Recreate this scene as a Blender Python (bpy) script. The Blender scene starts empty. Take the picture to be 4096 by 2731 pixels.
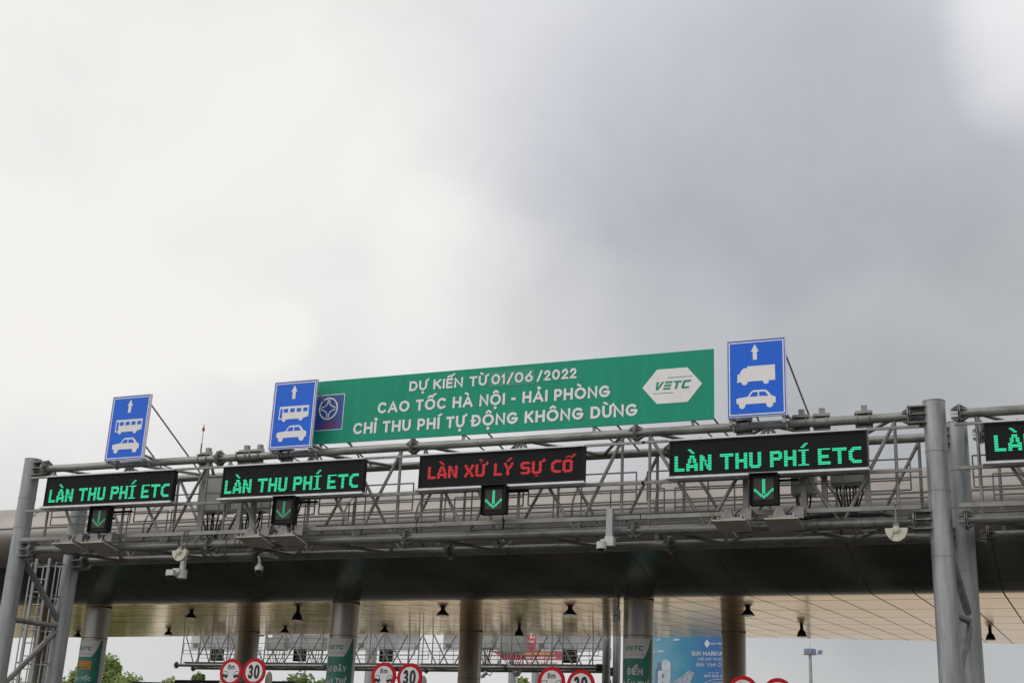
import bpy, bmesh, math, random, unicodedata
from mathutils import Vector, Matrix
C = bpy.context.scene
COL = C.collection
R = math.radians
random.seed(7)

# ------------------------------------------------------------------ camera
cam_d = bpy.data.cameras.new('camera')
cam = bpy.data.objects.new('camera', cam_d); COL.objects.link(cam)
cam_d.sensor_width = 36.0; cam_d.lens = 46.74
cam_d.clip_start = 0.1; cam_d.clip_end = 6000
rot = Matrix(((0.92464641, 0.08399209, 0.37144899),
              (0.37825376, -0.31574472, -0.87018927),
              (0.04419404, 0.94511936, -0.32372254)))
cam.matrix_world = Matrix.Translation((0, 0, 1.6)) @ rot.to_4x4()
C.camera = cam

# ------------------------------------------------------------------ view
C.view_settings.view_transform = 'Standard'
C.view_settings.look = 'None'
C.view_settings.exposure = 0.0
C.view_settings.gamma = 1.0
C.view_settings.use_curve_mapping = False

# ------------------------------------------------------------------ sun (hidden behind the cloud deck)
SUN_AZ, SUN_EL = R(232), R(44)           # behind the viewer, a little to the left
sd = Vector((math.sin(SUN_AZ)*math.cos(SUN_EL), math.cos(SUN_AZ)*math.cos(SUN_EL), math.sin(SUN_EL)))
sl = bpy.data.lights.new('sun', 'SUN'); sl.energy = 0.9; sl.angle = R(40); sl.color = (1.0, 0.96, 0.9)
so = bpy.data.objects.new('sun', sl); COL.objects.link(so)
so.location = (0, -20, 60); so.rotation_euler = (-sd).to_track_quat('-Z', 'Y').to_euler()

# ------------------------------------------------------------------ overcast sky
W = bpy.data.worlds.new("World"); C.world = W; W.use_nodes = True
nt = W.node_tree; nt.nodes.clear()
def N(t, **kw):
    n = nt.nodes.new(t)
    for k, v in kw.items(): setattr(n, k, v)
    return n
L = nt.links.new
def M(op, a, b=None, c=None, clamp=False):
    n = N('ShaderNodeMath', operation=op, use_clamp=clamp)
    for i, v in enumerate((a, b, c)):
        if v is None: continue
        if isinstance(v, (int, float)): n.inputs[i].default_value = v
        else: L(v, n.inputs[i])
    return n.outputs[0]
def VM(op, a, b=None):
    n = N('ShaderNodeVectorMath', operation=op)
    for i, v in enumerate((a, b)):
        if v is None: continue
        if isinstance(v, (tuple, list, Vector)): n.inputs[i].default_value = v
        else: L(v, n.inputs[i])
    return n
tc = N('ShaderNodeTexCoord')
d0 = tc.outputs['Generated']
warp = N('ShaderNodeTexNoise'); warp.inputs['Scale'].default_value = 4.5; warp.inputs['Detail'].default_value = 5; warp.inputs['Roughness'].default_value = .5
L(d0, warp.inputs['Vector'])
wv = VM('SUBTRACT', warp.outputs['Color'], (.5, .5, .5)).outputs[0]
ws = VM('SCALE', wv); ws.inputs['Scale'].default_value = .16
dv = VM('NORMALIZE', VM('ADD', d0, ws.outputs[0]).outputs[0]).outputs[0]
def pix(px, py):
    v = rot @ Vector((px-2048, -(py-1365.5), -5318)); v.normalize(); return v
def lobe(px, py, ang, amp, vec=dv, direct=None):
    c = Vector(direct).normalized() if direct else pix(px, py)
    dt = VM('DOT_PRODUCT', vec, c).outputs['Value']
    mr = N('ShaderNodeMapRange', interpolation_type='SMOOTHERSTEP')
    L(dt, mr.inputs['Value'])
    mr.inputs['From Min'].default_value = math.cos(R(ang)); mr.inputs['From Max'].default_value = 1.0
    mr.inputs['To Min'].default_value = 0; mr.inputs['To Max'].default_value = amp
    return mr.outputs[0]
LOBES = [(380, 720, 18, .34), (60, 1500, 10, .10), (960, 1400, 2.6, .10), (1900, 1330, 8, .19), (2000, 150, 14, .12),
         (3500, 1230, 20, -.34), (3000, 1000, 16, -.12), (4280, -30, 6, .44), (3300, 250, 9, .07),
         (2650, 1450, 6, .14), (3550, 1650, 7, .10), (3700, 2700, 15, -.24), (800, 2600, 14, -.06)]
t = None
for l in LOBES:
    o = lobe(*l)
    t = o if t is None else M('ADD', t, o)
# cloud-deck detail: noise on a layer overhead so it stretches towards the horizon
sep = N('ShaderNodeSeparateXYZ'); L(d0, sep.inputs[0])
den = M('ADD', M('MAXIMUM', sep.outputs['Z'], 0.0), .22)
cmb = N('ShaderNodeCombineXYZ')
L(M('DIVIDE', sep.outputs['X'], den), cmb.inputs[0]); L(M('DIVIDE', sep.outputs['Y'], den), cmb.inputs[1])
n1 = N('ShaderNodeTexNoise'); n1.inputs['Scale'].default_value = 2.6; n1.inputs['Detail'].default_value = 7; n1.inputs['Roughness'].default_value = .5; n1.inputs['Distortion'].default_value = .5
L(cmb.outputs[0], n1.inputs['Vector'])
n2 = N('ShaderNodeTexNoise'); n2.inputs['Scale'].default_value = 5.5; n2.inputs['Detail'].default_value = 5; n2.inputs['Roughness'].default_value = .5; n2.inputs['Distortion'].default_value = .8
L(cmb.outputs[0], n2.inputs['Vector'])
t = M('ADD', t, M('MULTIPLY', M('SUBTRACT', n1.outputs['Fac'], .5), .03))
t = M('ADD', t, M('MULTIPLY', M('SUBTRACT', n2.outputs['Fac'], .5), .05))
n3 = N('ShaderNodeTexNoise'); n3.inputs['Scale'].default_value = 9.0; n3.inputs['Detail'].default_value = 8; n3.inputs['Roughness'].default_value = .58; n3.inputs['Distortion'].default_value = .4
L(d0, n3.inputs['Vector'])
t = M('ADD', t, M('MULTIPLY', M('SUBTRACT', n3.outputs['Fac'], .5), .26))
t = M('ADD', t, .625, clamp=True)
ramp = N('ShaderNodeValToRGB')
ramp.color_ramp.interpolation = 'LINEAR'
e = ramp.color_ramp.elements
e[0].position = 0; e[0].color = (.355, .372, .385, 1)
e[1].position = 1; e[1].color = (.945, .925, .895, 1)
x = e.new(.5); x.color = (.632, .634, .642, 1)
L(t, ramp.inputs[0])
back = lobe(0, 0, 95, .55, d0, (-.30, -.75, .6))           # brighter unseen sky added behind the viewer to light the sign faces
mul = M('ADD', back, 1.0)
tint = N('ShaderNodeMix', data_type='RGBA', blend_type='MULTIPLY')
L(lobe(3050, 150, 17, 1.0), tint.inputs['Factor']); L(ramp.outputs[0], tint.inputs['A']); tint.inputs['B'].default_value = (.97, .99, 1.05, 1)
cs = VM('SCALE', tint.outputs['Result']); L(mul, cs.inputs['Scale'])
bg_c = N('ShaderNodeBackground'); L(cs.outputs[0], bg_c.inputs['Color']); bg_c.inputs['Strength'].default_value = 1.0
sky = N('ShaderNodeTexSky', sky_type='NISHITA', sun_disc=False, sun_elevation=SUN_EL, sun_rotation=SUN_AZ)
bg_s = N('ShaderNodeBackground'); L(sky.outputs[0], bg_s.inputs['Color']); bg_s.inputs['Strength'].default_value = .1
mx = N('ShaderNodeMixShader'); mx.inputs[0].default_value = .95
L(bg_s.outputs[0], mx.inputs[1]); L(bg_c.outputs[0], mx.inputs[2])
wo = N('ShaderNodeOutputWorld'); L(mx.outputs[0], wo.inputs['Surface'])

# ------------------------------------------------------------------ materials
def mat(name, col, rough=.5, metal=0.0, var=0.0, scale=3.0, stretch=(1, 1, 1), col2=None, bump=0.0, bscale=20, emit=None, es=1.0, rvar=0.0, spec=.5, lines=None):
    m = bpy.data.materials.new(name); m.use_nodes = True
    t = m.node_tree; b = t.nodes['Principled BSDF']
    b.inputs['Base Color'].default_value = (*col, 1); b.inputs['Roughness'].default_value = rough
    b.inputs['Metallic'].default_value = metal; b.inputs['Specular IOR Level'].default_value = spec
    if emit:
        b.inputs['Emission Color'].default_value = (*emit, 1); b.inputs['Emission Strength'].default_value = es
    co = t.nodes.new('ShaderNodeTexCoord')
    src = None
    if var or col2:
        mp = t.nodes.new('ShaderNodeMapping'); mp.inputs['Scale'].default_value = stretch
        t.links.new(co.outputs['Object'], mp.inputs[0])
        n = t.nodes.new('ShaderNodeTexNoise'); n.inputs['Scale'].default_value = scale; n.inputs['Detail'].default_value = 6; n.inputs['Roughness'].default_value = .62
        t.links.new(mp.outputs[0], n.inputs['Vector'])
        r = t.nodes.new('ShaderNodeValToRGB'); r.color_ramp.elements[0].position = .32; r.color_ramp.elements[1].position = .68
        c2 = col2 or tuple(max(0, c*(1-var)) for c in col)
        c1 = col if col2 else tuple(min(1, c*(1+var)) for c in col)
        r.color_ramp.elements[0].color = (*c2, 1); r.color_ramp.elements[1].color = (*c1, 1)
        t.links.new(n.outputs['Fac'], r.inputs[0]); src = r.outputs[0]
        if rvar:
            mr = t.nodes.new('ShaderNodeMapRange'); t.links.new(n.outputs['Fac'], mr.inputs['Value'])
            mr.inputs['From Min'].default_value = .3; mr.inputs['From Max'].default_value = .7
            mr.inputs['To Min'].default_value = max(0, rough-rvar); mr.inputs['To Max'].default_value = rough+rvar
            t.links.new(mr.outputs[0], b.inputs['Roughness'])
    if lines:
        # open joints between cladding panels: lines = [(axis, pitch, offset, width)]
        sp = t.nodes.new('ShaderNodeSeparateXYZ'); t.links.new(co.outputs['Object'], sp.inputs[0])
        mask = None
        for ax, pitch, off, wd in lines:
            a = t.nodes.new('ShaderNodeMath'); a.operation = 'SUBTRACT'; t.links.new(sp.outputs[ax], a.inputs[0]); a.inputs[1].default_value = off
            p = t.nodes.new('ShaderNodeMath'); p.operation = 'PINGPONG'; t.links.new(a.outputs[0], p.inputs[0]); p.inputs[1].default_value = pitch/2
            q = t.nodes.new('ShaderNodeMath'); q.operation = 'LESS_THAN'; t.links.new(p.outputs[0], q.inputs[0]); q.inputs[1].default_value = wd/2
            if mask is None: mask = q.outputs[0]
            else:
                mm = t.nodes.new('ShaderNodeMath'); mm.operation = 'MAXIMUM'; t.links.new(mask, mm.inputs[0]); t.links.new(q.outputs[0], mm.inputs[1]); mask = mm.outputs[0]
        mix = t.nodes.new('ShaderNodeMix'); mix.data_type = 'RGBA'
        t.links.new(mask, mix.inputs['Factor'])
        if src: t.links.new(src, mix.inputs['A'])
        else: mix.inputs['A'].default_value = (*col, 1)
        mix.inputs['B'].default_value = (*(c*(.34 if 'fascia' in name else .22) for c in col), 1)
        src = mix.outputs['Result']
        for sk, v0, v1 in (('Metallic', metal, 0.0), ('Specular IOR Level', spec, 0.0)):
            mm = t.nodes.new('ShaderNodeMapRange'); t.links.new(mask, mm.inputs['Value'])
            mm.inputs['To Min'].default_value = v0; mm.inputs['To Max'].default_value = v1; t.links.new(mm.outputs[0], b.inputs[sk])
    if src: t.links.new(src, b.inputs['Base Color'])
    if bump:
        n = t.nodes.new('ShaderNodeTexNoise'); n.inputs['Scale'].default_value = bscale; n.inputs['Detail'].default_value = 4
        mp = t.nodes.new('ShaderNodeMapping'); mp.inputs['Scale'].default_value = stretch
        t.links.new(co.outputs['Object'], mp.inputs[0]); t.links.new(mp.outputs[0], n.inputs['Vector'])
        bp = t.nodes.new('ShaderNodeBump'); bp.inputs['Strength'].default_value = bump; bp.inputs['Distance'].default_value = .05
        t.links.new(n.outputs['Fac'], bp.inputs['Height']); t.links.new(bp.outputs[0], b.inputs['Normal'])
    return m
GALV = mat('galvanised_steel', (.29, .29, .275), .45, .45, .0, 3.2, (.6, 1, 1), (.15, .147, .135), .15, 14, rvar=.12)
GALVP = mat('galvanised_post', (.36, .375, .38), .45, .4, .0, 2.6, (2.6, 2.6, .3), (.19, .198, .198), .1, 9, rvar=.1)
GALVD = mat('weathered_steel', (.27, .27, .26), .6, .25, .0, 5, (1, 1, 1), (.16, .155, .145))
ALU = mat('aluminium', (.55, .55, .55), .4, .5, .15, 4)
FASC = mat('fascia_cladding', (.345, .315, .29), .5, .3, .0, .8, (.9, 1, 1.6), (.265, .237, .215), .06, 3,
           lines=[(0, 2.4, .3, .075), (2, 30, 9.27, .07)], rvar=.08)
SOFF = mat('soffit_cladding', (.95, .79, .565), .13, 1.0, .0, .5, (.35, 1.2, 1), (.86, .69, .48), .01, .9,
           lines=[(0, 1.2, .3, .045), (1, 4.55, 37.6-50, .12)], rvar=.03)
SOFF.node_tree.nodes['Principled BSDF'].inputs['Specular Tint'].default_value = (.92, .755, .54, 1)
BELLY = mat('belly_dark_reflection', (.46, .46, .43), .2, .85, .0, .5, (.6, 1, 1), (.37, .37, .345), .02, 1.2,
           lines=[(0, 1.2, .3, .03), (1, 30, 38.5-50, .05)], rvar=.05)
BELLY.node_tree.nodes['Principled BSDF'].inputs['Specular Tint'].default_value = (.30, .30, .28, 1)  # soffit panels; dark road reflection painted in with a darker, less reflective tone
ROOF = mat('roof_sheet', (.45, .45, .44), .6, .2, .15, 2)
COLM = mat('column_cladding', (.36, .345, .32), .34, .7, .0, 1.5, (2, 2, .3), (.29, .275, .25), .02, 5, rvar=.08)
JOINT = mat('joint_dark', (.03, .03, .03), .7)
BLUE = mat('blue_sheeting', (.013, .13, .68), .45, 0, .10, 18, spec=.25)
BLUEDK = mat('navy_sheeting', (.022, .075, .29), .45, 0, .10, 10)
WHITE = mat('white_sheeting', (.76, .745, .74), .5, 0, .04, 12)
GREEN = mat('green_banner', (.020, .31, .195), .6, 0, .0, 1.6, (3.5, 1, .35), (.0185, .27, .168), .06, 2.5)
GREEND = mat('green_patch', (.020, .27, .165), .55, 0, .05, 5)
GREENB = mat('column_banner_green', (.012, .22, .16), .35, 0, .08, 5)
REDL = mat('red_lettering', (.30, .035, .06), .6)
BLK = mat('black_housing', (.008, .0085, .009), .6, 0, .2, 8, spec=.2)
SCREEN = mat('screen_black', (.013, .014, .015), .8, 0, .25, 40, spec=.15)
LENS = mat('signal_screen', (.055, .052, .048), .7, 0, .15, 60, spec=.2)
LEDG = mat('green_led', (.01, .2, .1), .5, emit=(.015, .78, .37), es=1.0)
LEDG2 = mat('green_led_bright', (.01, .2, .1), .5, emit=(.03, .78, .40), es=1.0)
LEDGD = mat('green_led_dim', (.01, .2, .1), .5, emit=(.025, .27, .135), es=1.0)
LEDR = mat('red_led', (.2, .01, .01), .5, emit=(.58, .014, .022), es=1.0)
REDS = mat('red_reflective', (.52, .010, .02), .5, 0, .10, 9, spec=.2)
BLACKP = mat('black_print', (.012, .014, .02), .5)
CREAM = mat('cream_plastic', (.52, .50, .40), .5, 0, .07, 10)
CAMW = mat('white_plastic', (.50, .50, .47), .4, 0, .08, 12)
GLASS = mat('dark_dome', (.015, .015, .018), .08, 0)
CAB = mat('cabinet_paint', (.44, .44, .40), .5, .1, .0, 1.5, (1, 1, .4), (.36, .36, .325))
VBACK = mat('display_back', (.56, .56, .57), .5, .2, .12, 1.2)
CABLE = mat('black_cable', (.012, .012, .013), .6)
LAMP = mat('lamp_body', (.035, .035, .032), .45, .4, .3, 9)
LAMPG = mat('lamp_glass', (.30, .30, .28), .2)
PANEL = mat('antenna_radome', (.40, .36, .30), .5, 0, .10, 5)
ORANGE = mat('amber_print', (.62, .30, .03), .5)
REDP = mat('red_poster', (.42, .06, .09), .55, 0, .08, .6)
HAZED = mat('hazed_print', (.50, .53, .57), .6, 0, .06, 3)  # distance haze put into the print colour of the far billboard lettering
YEL = mat('yellow_lettering', (.72, .48, .05), .5)
GREYT = mat('grey_lettering', (.35, .35, .36), .6)
GREENT = mat('green_lettering', (.012, .24, .15), .5)
ASPH = mat('asphalt', (.05, .05, .05), .85, 0, .0, .7, (1, .2, 1), (.038, .038, .037), .2, 30)
GRND = mat('dry_grass_ground', (.34, .31, .24), .95, 0, .0, .03, (1, 1, 1), (.22, .21, .14))
CONC = mat('concrete', (.42, .40, .37), .85, 0, .1, 1.2)
PAINT = mat('road_paint', (.75, .75, .73), .7)
BARK = mat('bark', (.10, .075, .05), .9, 0, .2, 6)
def rust(m, sc, lo, hi, amt, c=(.17, .085, .035)):
    t = m.node_tree; b = t.nodes['Principled BSDF']; src = b.inputs['Base Color'].links[0].from_socket
    co = t.nodes.new('ShaderNodeTexCoord'); n = t.nodes.new('ShaderNodeTexNoise'); n.inputs['Scale'].default_value = sc; n.inputs['Detail'].default_value = 8; n.inputs['Roughness'].default_value = .7
    t.links.new(co.outputs['Object'], n.inputs['Vector'])
    r = t.nodes.new('ShaderNodeMapRange'); r.inputs['From Min'].default_value = lo; r.inputs['From Max'].default_value = hi; r.inputs['To Max'].default_value = amt
    t.links.new(n.outputs['Fac'], r.inputs['Value'])
    x = t.nodes.new('ShaderNodeMix'); x.data_type = 'RGBA'; t.links.new(r.outputs[0], x.inputs['Factor']); t.links.new(src, x.inputs['A']); x.inputs['B'].default_value = (*c, 1)
    t.links.new(x.outputs['Result'], b.inputs['Base Color'])
GREEN.node_tree.nodes['Principled BSDF'].inputs['Specular IOR Level'].default_value = .15
rust(GALV, 1.7, .60, .72, .65); rust(GALVD, 2.5, .55, .72, .6); rust(GALVP, 1.3, .62, .76, .4)
rust(FASC, .9, .56, .74, .5, (.16, .115, .085)); rust(GREEN, .8, .52, .8, .25, (.05, .15, .11)); rust(WHITE, 2.0, .55, .75, .25, (.42, .40, .37)); rust(COLM, 1.1, .58, .8, .3, (.14, .125, .11))
def leafmat(n, c):
    m = mat(n, c, .6, 0, .25, 1.5); t = m.node_tree; b = t.nodes['Principled BSDF']; o = t.nodes['Material Output']
    tr = t.nodes.new('ShaderNodeBsdfTranslucent'); tr.inputs[0].default_value = (c[0]*1.2, c[1]*1.25, c[2], 1)
    mxs = t.nodes.new('ShaderNodeMixShader'); mxs.inputs[0].default_value = .45
    t.links.new(b.outputs[0], mxs.inputs[1]); t.links.new(tr.outputs[0], mxs.inputs[2]); t.links.new(mxs.outputs[0], o.inputs['Surface'])
    return m
LEAF = [leafmat('foliage_light', (.25, .32, .11)), leafmat('foliage_mid', (.16, .23, .085)), leafmat('foliage_yellow', (.29, .31, .12))]

# ------------------------------------------------------------------ mesh helpers
class MB:
    def __init__(s): s.v = []; s.f = []
    def add(s, vs, fs):
        n = len(s.v); s.v += [tuple(v) for v in vs]; s.f += [tuple(i+n for i in f) for f in fs]; return s
    def box(s, x0, x1, y0, y1, z0, z1):
        return s.add([(x0, y0, z0), (x1, y0, z0), (x1, y1, z0), (x0, y1, z0), (x0, y0, z1), (x1, y0, z1), (x1, y1, z1), (x0, y1, z1)],
                     [(3, 2, 1, 0), (4, 5, 6, 7), (0, 1, 5, 4), (1, 2, 6, 5), (2, 3, 7, 6), (3, 0, 4, 7)])
    def tube(s, p, q, r, seg=10, r2=None, cap=True):
        p = Vector(p); q = Vector(q); d = (q-p).normalized(); r2 = r if r2 is None else r2
        u = d.cross(Vector((0, 0, 1)) if abs(d.z) < .9 else Vector((1, 0, 0))).normalized(); w = d.cross(u)
        vs = []; fs = []
        for k in range(seg):
            a = 2*math.pi*k/seg; o = u*math.cos(a)+w*math.sin(a)
            vs.append(p+o*r); vs.append(q+o*r2)
        for k in range(seg):
            a, b = 2*k, 2*((k+1) % seg); fs.append((a, b, b+1, a+1))
        if cap: fs.append(tuple(range(0, 2*seg, 2))[::-1]); fs.append(tuple(range(1, 2*seg, 2)))
        return s.add(vs, fs)
    def path(s, pts, r, seg=6):
        pts = [Vector(p) for p in pts]
        vs = []; fs = []
        for i, p in enumerate(pts):
            d = (pts[min(i+1, len(pts)-1)]-pts[max(i-1, 0)]).normalized()
            u = d.cross(Vector((0.3, 1, .1))).normalized(); w = d.cross(u)
            for k in range(seg):
                a = 2*math.pi*k/seg; vs.append(p+(u*math.cos(a)+w*math.sin(a))*r)
        for i in range(len(pts)-1):
            for k in range(seg):
                a = i*seg+k; b = i*seg+(k+1) % seg; fs.append((a, b, b+seg, a+seg))
        fs.append(tuple(range(seg))[::-1]); fs.append(tuple(range((len(pts)-1)*seg, len(pts)*seg)))
        return s.add(vs, fs)
    def bar(s, p, q, w, h=None):
        p = Vector(p); q = Vector(q); h = h or w; d = (q-p).normalized()
        u = d.cross(Vector((0, 0, 1)) if abs(d.z) < .95 else Vector((0, 1, 0))).normalized(); n = u.cross(d)
        vs = [c+u*a*w/2+n*b*h/2 for c in (p, q) for a, b in ((-1, -1), (1, -1), (1, 1), (-1, 1))]
        return s.add(vs, [(3, 2, 1, 0), (4, 5, 6, 7), (0, 1, 5, 4), (1, 2, 6, 5), (2, 3, 7, 6), (3, 0, 4, 7)])
    def prism(s, poly, y0, y1):                     # polygon in X-Z, extruded along Y
        n = len(poly)
        vs = [(x, y0, z) for x, z in poly]+[(x, y1, z) for x, z in poly]
        fs = [tuple(range(n)), tuple(range(2*n-1, n-1, -1))]+[((i+1) % n, i, i+n, (i+1) % n+n) for i in range(n)]
        return s.add(vs, fs)
    def lathe(s, prof, c=(0, 0, 0), seg=20):       # [(r,z)] about Z
        vs = []; fs = []
        for r, z in prof:
            for k in range(seg):
                a = 2*math.pi*k/seg; vs.append((c[0]+r*math.cos(a), c[1]+r*math.sin(a), c[2]+z))
        for i in range(len(prof)-1):
            for k in range(seg):
                a = i*seg+k; b = i*seg+(k+1) % seg; fs.append((a, b, b+seg, a+seg))
        fs.append(tuple(range(seg))[::-1]); fs.append(tuple(range((len(prof)-1)*seg, len(prof)*seg)))
        return s.add(vs, fs)
    def build(s, name, m, parent=None, smooth=True, sharp=40):
        me = bpy.data.meshes.new(name)
        off = Vector((0, 0, 0))
        q = parent
        while q is not None: off += q.location; q = q.parent
        me.from_pydata([tuple(Vector(v)-off) for v in s.v], [], s.f)
        bm = bmesh.new(); bm.from_mesh(me); bmesh.ops.recalc_face_normals(bm, faces=bm.faces)
        bm.to_mesh(me); bm.free()
        me.materials.append(m)
        if smooth:
            me.polygons.foreach_set('use_smooth', [True]*len(me.polygons)); me.set_sharp_from_angle(angle=R(sharp))
        me.update()
        o = bpy.data.objects.new(name, me); COL.objects.link(o)
        if parent is not None: o.parent = parent
        return o
def flat(mb, name, m, parent):                      # lettering and cut sheeting: keep face winding
    me = bpy.data.meshes.new(name); off = Vector((0, 0, 0)); q = parent
    while q is not None: off += q.location; q = q.parent
    me.from_pydata([tuple(Vector(v)-off) for v in mb.v], [], mb.f); me.materials.append(m); me.update()
    o = bpy.data.objects.new(name, me); COL.objects.link(o); o.parent = parent
    return o
def thing(name, loc, label, cat, group=None):
    o = bpy.data.objects.new(name, None); COL.objects.link(o); o.location = loc; o.empty_display_size = .2
    o['label'] = label; o['category'] = cat
    if group: o['group'] = group
    return o
def tag(o, label, cat, group=None):
    o['label'] = label; o['category'] = cat
    if group: o['group'] = group
    return o
def struct(o): o['kind'] = 'structure'; return o
def copy_tree(o, parent=None):
    c = o.copy(); COL.objects.link(c)
    if parent is not None: c.parent = parent
    for ch in [k for k in bpy.data.objects if k.parent == o]: copy_tree(ch, c)
    return c

# ------------------------------------------------------------------ stroke lettering (geometric monoline capitals)
def arc(cx, cy, rx, ry, a0, a1, n=14):
    return [(cx+rx*math.cos(R(a0+(a1-a0)*i/n)), cy+ry*math.sin(R(a0+(a1-a0)*i/n))) for i in range(n+1)]
G = {
 'A': (.86, [[(0, 0), (.5, 1), (1, 0)], [(.2, .30), (.8, .30)]]),
 'B': (.66, [[(0, 1), (.5, 1)]+arc(.5, .76, .42, .24, 90, -90, 8)+[(0, .52)], [(0, .52), (.5, .52)]+arc(.5, .26, .5, .26, 90, -90, 8)+[(0, 0), (0, 1)]]),
 'C': (.80, [arc(.55, .5, .55, .5, 48, 312, 20)]),
 'D': (.74, [[(0, 0), (0, 1), (.42, 1)]+arc(.42, .5, .58, .5, 90, -90, 14)+[(0, 0)]]),
 'E': (.58, [[(1, 1), (0, 1), (0, 0), (1, 0)], [(0, .51), (.86, .51)]]),
 'G': (.84, [arc(.53, .5, .53, .5, 48, 350, 20)+[(1, .46), (.55, .46)]]),
 'H': (.74, [[(0, 0), (0, 1)], [(1, 0), (1, 1)], [(0, .5), (1, .5)]]),
 'I': (.17, [[(.5, 0), (.5, 1)]]),
 'K': (.70, [[(0, 0), (0, 1)], [(.95, 1), (.02, .40)], [(.32, .60), (1, 0)]]),
 'L': (.55, [[(0, 1), (0, 0), (1, 0)]]),
 'M': (.92, [[(0, 0), (0, 1), (.5, .3), (1, 1), (1, 0)]]),
 'N': (.76, [[(0, 0), (0, 1), (1, 0), (1, 1)]]),
 'O': (.92, [arc(.5, .5, .5, .5, 90, 450, 28)]),
 'P': (.64, [[(0, 0), (0, 1), (.5, 1)]+arc(.5, .70, .5, .30, 90, -90, 10)+[(0, .40)]]),
 'R': (.66, [[(0, 0), (0, 1), (.5, 1)]+arc(.5, .72, .5, .28, 90, -90, 10)+[(0, .44)], [(.5, .44), (1, 0)]]),
 'S': (.62, [arc(.5, .75, .47, .25, 35, 270, 12)+arc(.5, .25, .5, .25, 90, -150, 12)[1:]]),
 'T': (.66, [[(0, 1), (1, 1)], [(.5, 1), (.5, 0)]]),
 'U': (.72, [[(0, 1), (0, .42)]+arc(.5, .42, .5, .42, 180, 360, 14)+[(1, 1)]]),
 'V': (.82, [[(0, 1), (.5, 0), (1, 1)]]),
 'W': (1.1, [[(0, 1), (.25, 0), (.5, .8), (.75, 0), (1, 1)]]),
 'X': (.76, [[(0, 0), (1, 1)], [(0, 1), (1, 0)]]),
 'Y': (.74, [[(0, 1), (.5, .45), (1, 1)], [(.5, .45), (.5, 0)]]),
 '0': (.74, [arc(.5, .5, .5, .5, 90, 450, 26)]),
 '1': (.32, [[(0, .78), (.75, 1), (.75, 0)]]),
 '2': (.62, [arc(.5, .70, .46, .30, 165, -30, 12)+[(0, 0), (1, 0)]]),
 '3': (.62, [arc(.48, .75, .45, .25, 155, -90, 12)+arc(.48, .26, .52, .26, 90, -155, 12)[1:]]),
 '5': (.62, [[(.9, 1), (.15, 1), (.08, .56)]+arc(.48, .32, .5, .32, 120, -150, 14)]),
 '6': (.66, [[(.78, 1), (.10, .48)], arc(.5, .31, .5, .31, 90, 450, 22)]),
 '8': (.64, [arc(.5, .76, .42, .24, 90, 450, 18), arc(.5, .27, .5, .27, 90, 450, 20)]),
 '9': (.66, [[(.22, 0), (.90, .52)], arc(.5, .69, .5, .31, 90, 450, 22)]),
 '/': (.52, [[(0, -.08), (1, 1.05)]]), '-': (.36, [[(0, .42), (1, .42)]]), '.': (.12, [[(.5, 0), (.5, .06)]]), ',': (.14, [[(.6, .06), (.2, -.14)]]),
 'v': (.52, [[(0, .68), (.5, 0), (1, .68)]]), 'i': (.12, [[(.5, 0), (.5, .68)], [(.5, .90), (.5, .97)]]),
 'd': (.54, [[(1, 1), (1, 0)], arc(.5, .34, .5, .34, 0, 360, 16)]), 'b': (.54, [[(0, 1), (0, 0)], arc(.5, .34, .5, .34, 0, 360, 16)]),
 'f': (.30, [[(.38, 0), (.38, .82)]+arc(.75, .82, .37, .18, 180, 80, 6), [(0, .66), (1, .66)]]),
 'm': (.80, [[(0, 0), (0, .68)], [(0, .45)]+arc(.25, .45, .25, .23, 180, 0, 8)+[(.5, 0)], [(.5, .45)]+arc(.75, .45, .25, .23, 180, 0, 8)+[(1, 0)]]),
 'n': (.50, [[(0, 0), (0, .68)], [(0, .42)]+arc(.5, .42, .5, .26, 180, 0, 8)+[(1, 0)]]), 'h': (.50, [[(0, 0), (0, 1)], [(0, .42)]+arc(.5, .42, .5, .26, 180, 0, 8)+[(1, 0)]]),
 'a': (.54, [[(1, .68), (1, 0)], arc(.5, .34, .5, .34, 0, 360, 16)]), 'o': (.56, [arc(.5, .34, .5, .34, 90, 450, 18)]),
 'c': (.50, [arc(.5, .34, .5, .34, 45, 315, 14)]), 'w': (.74, [[(0, .68), (.25, 0), (.5, .6), (.75, 0), (1, .68)]]),
 'u': (.50, [[(0, .68), (0, .28)]+arc(.5, .28, .5, .28, 180, 360, 8)+[(1, .68)], [(1, .3), (1, 0)]]),
 'y': (.52, [[(0, .68), (.5, 0)], [(1, .68), (.3, -.28)]]), 'e': (.54, [[(0, .36), (1, .36)]+arc(.5, .34, .5, .34, 4, 310, 16)]),
 't': (.34, [[(.45, .92), (.45, .1), (.9, 0)], [(0, .66), (1, .66)]]), 'r': (.32, [[(0, 0), (0, .68)], [(0, .42)]+arc(.6, .42, .6, .26, 180, 80, 6)]),
}
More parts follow.
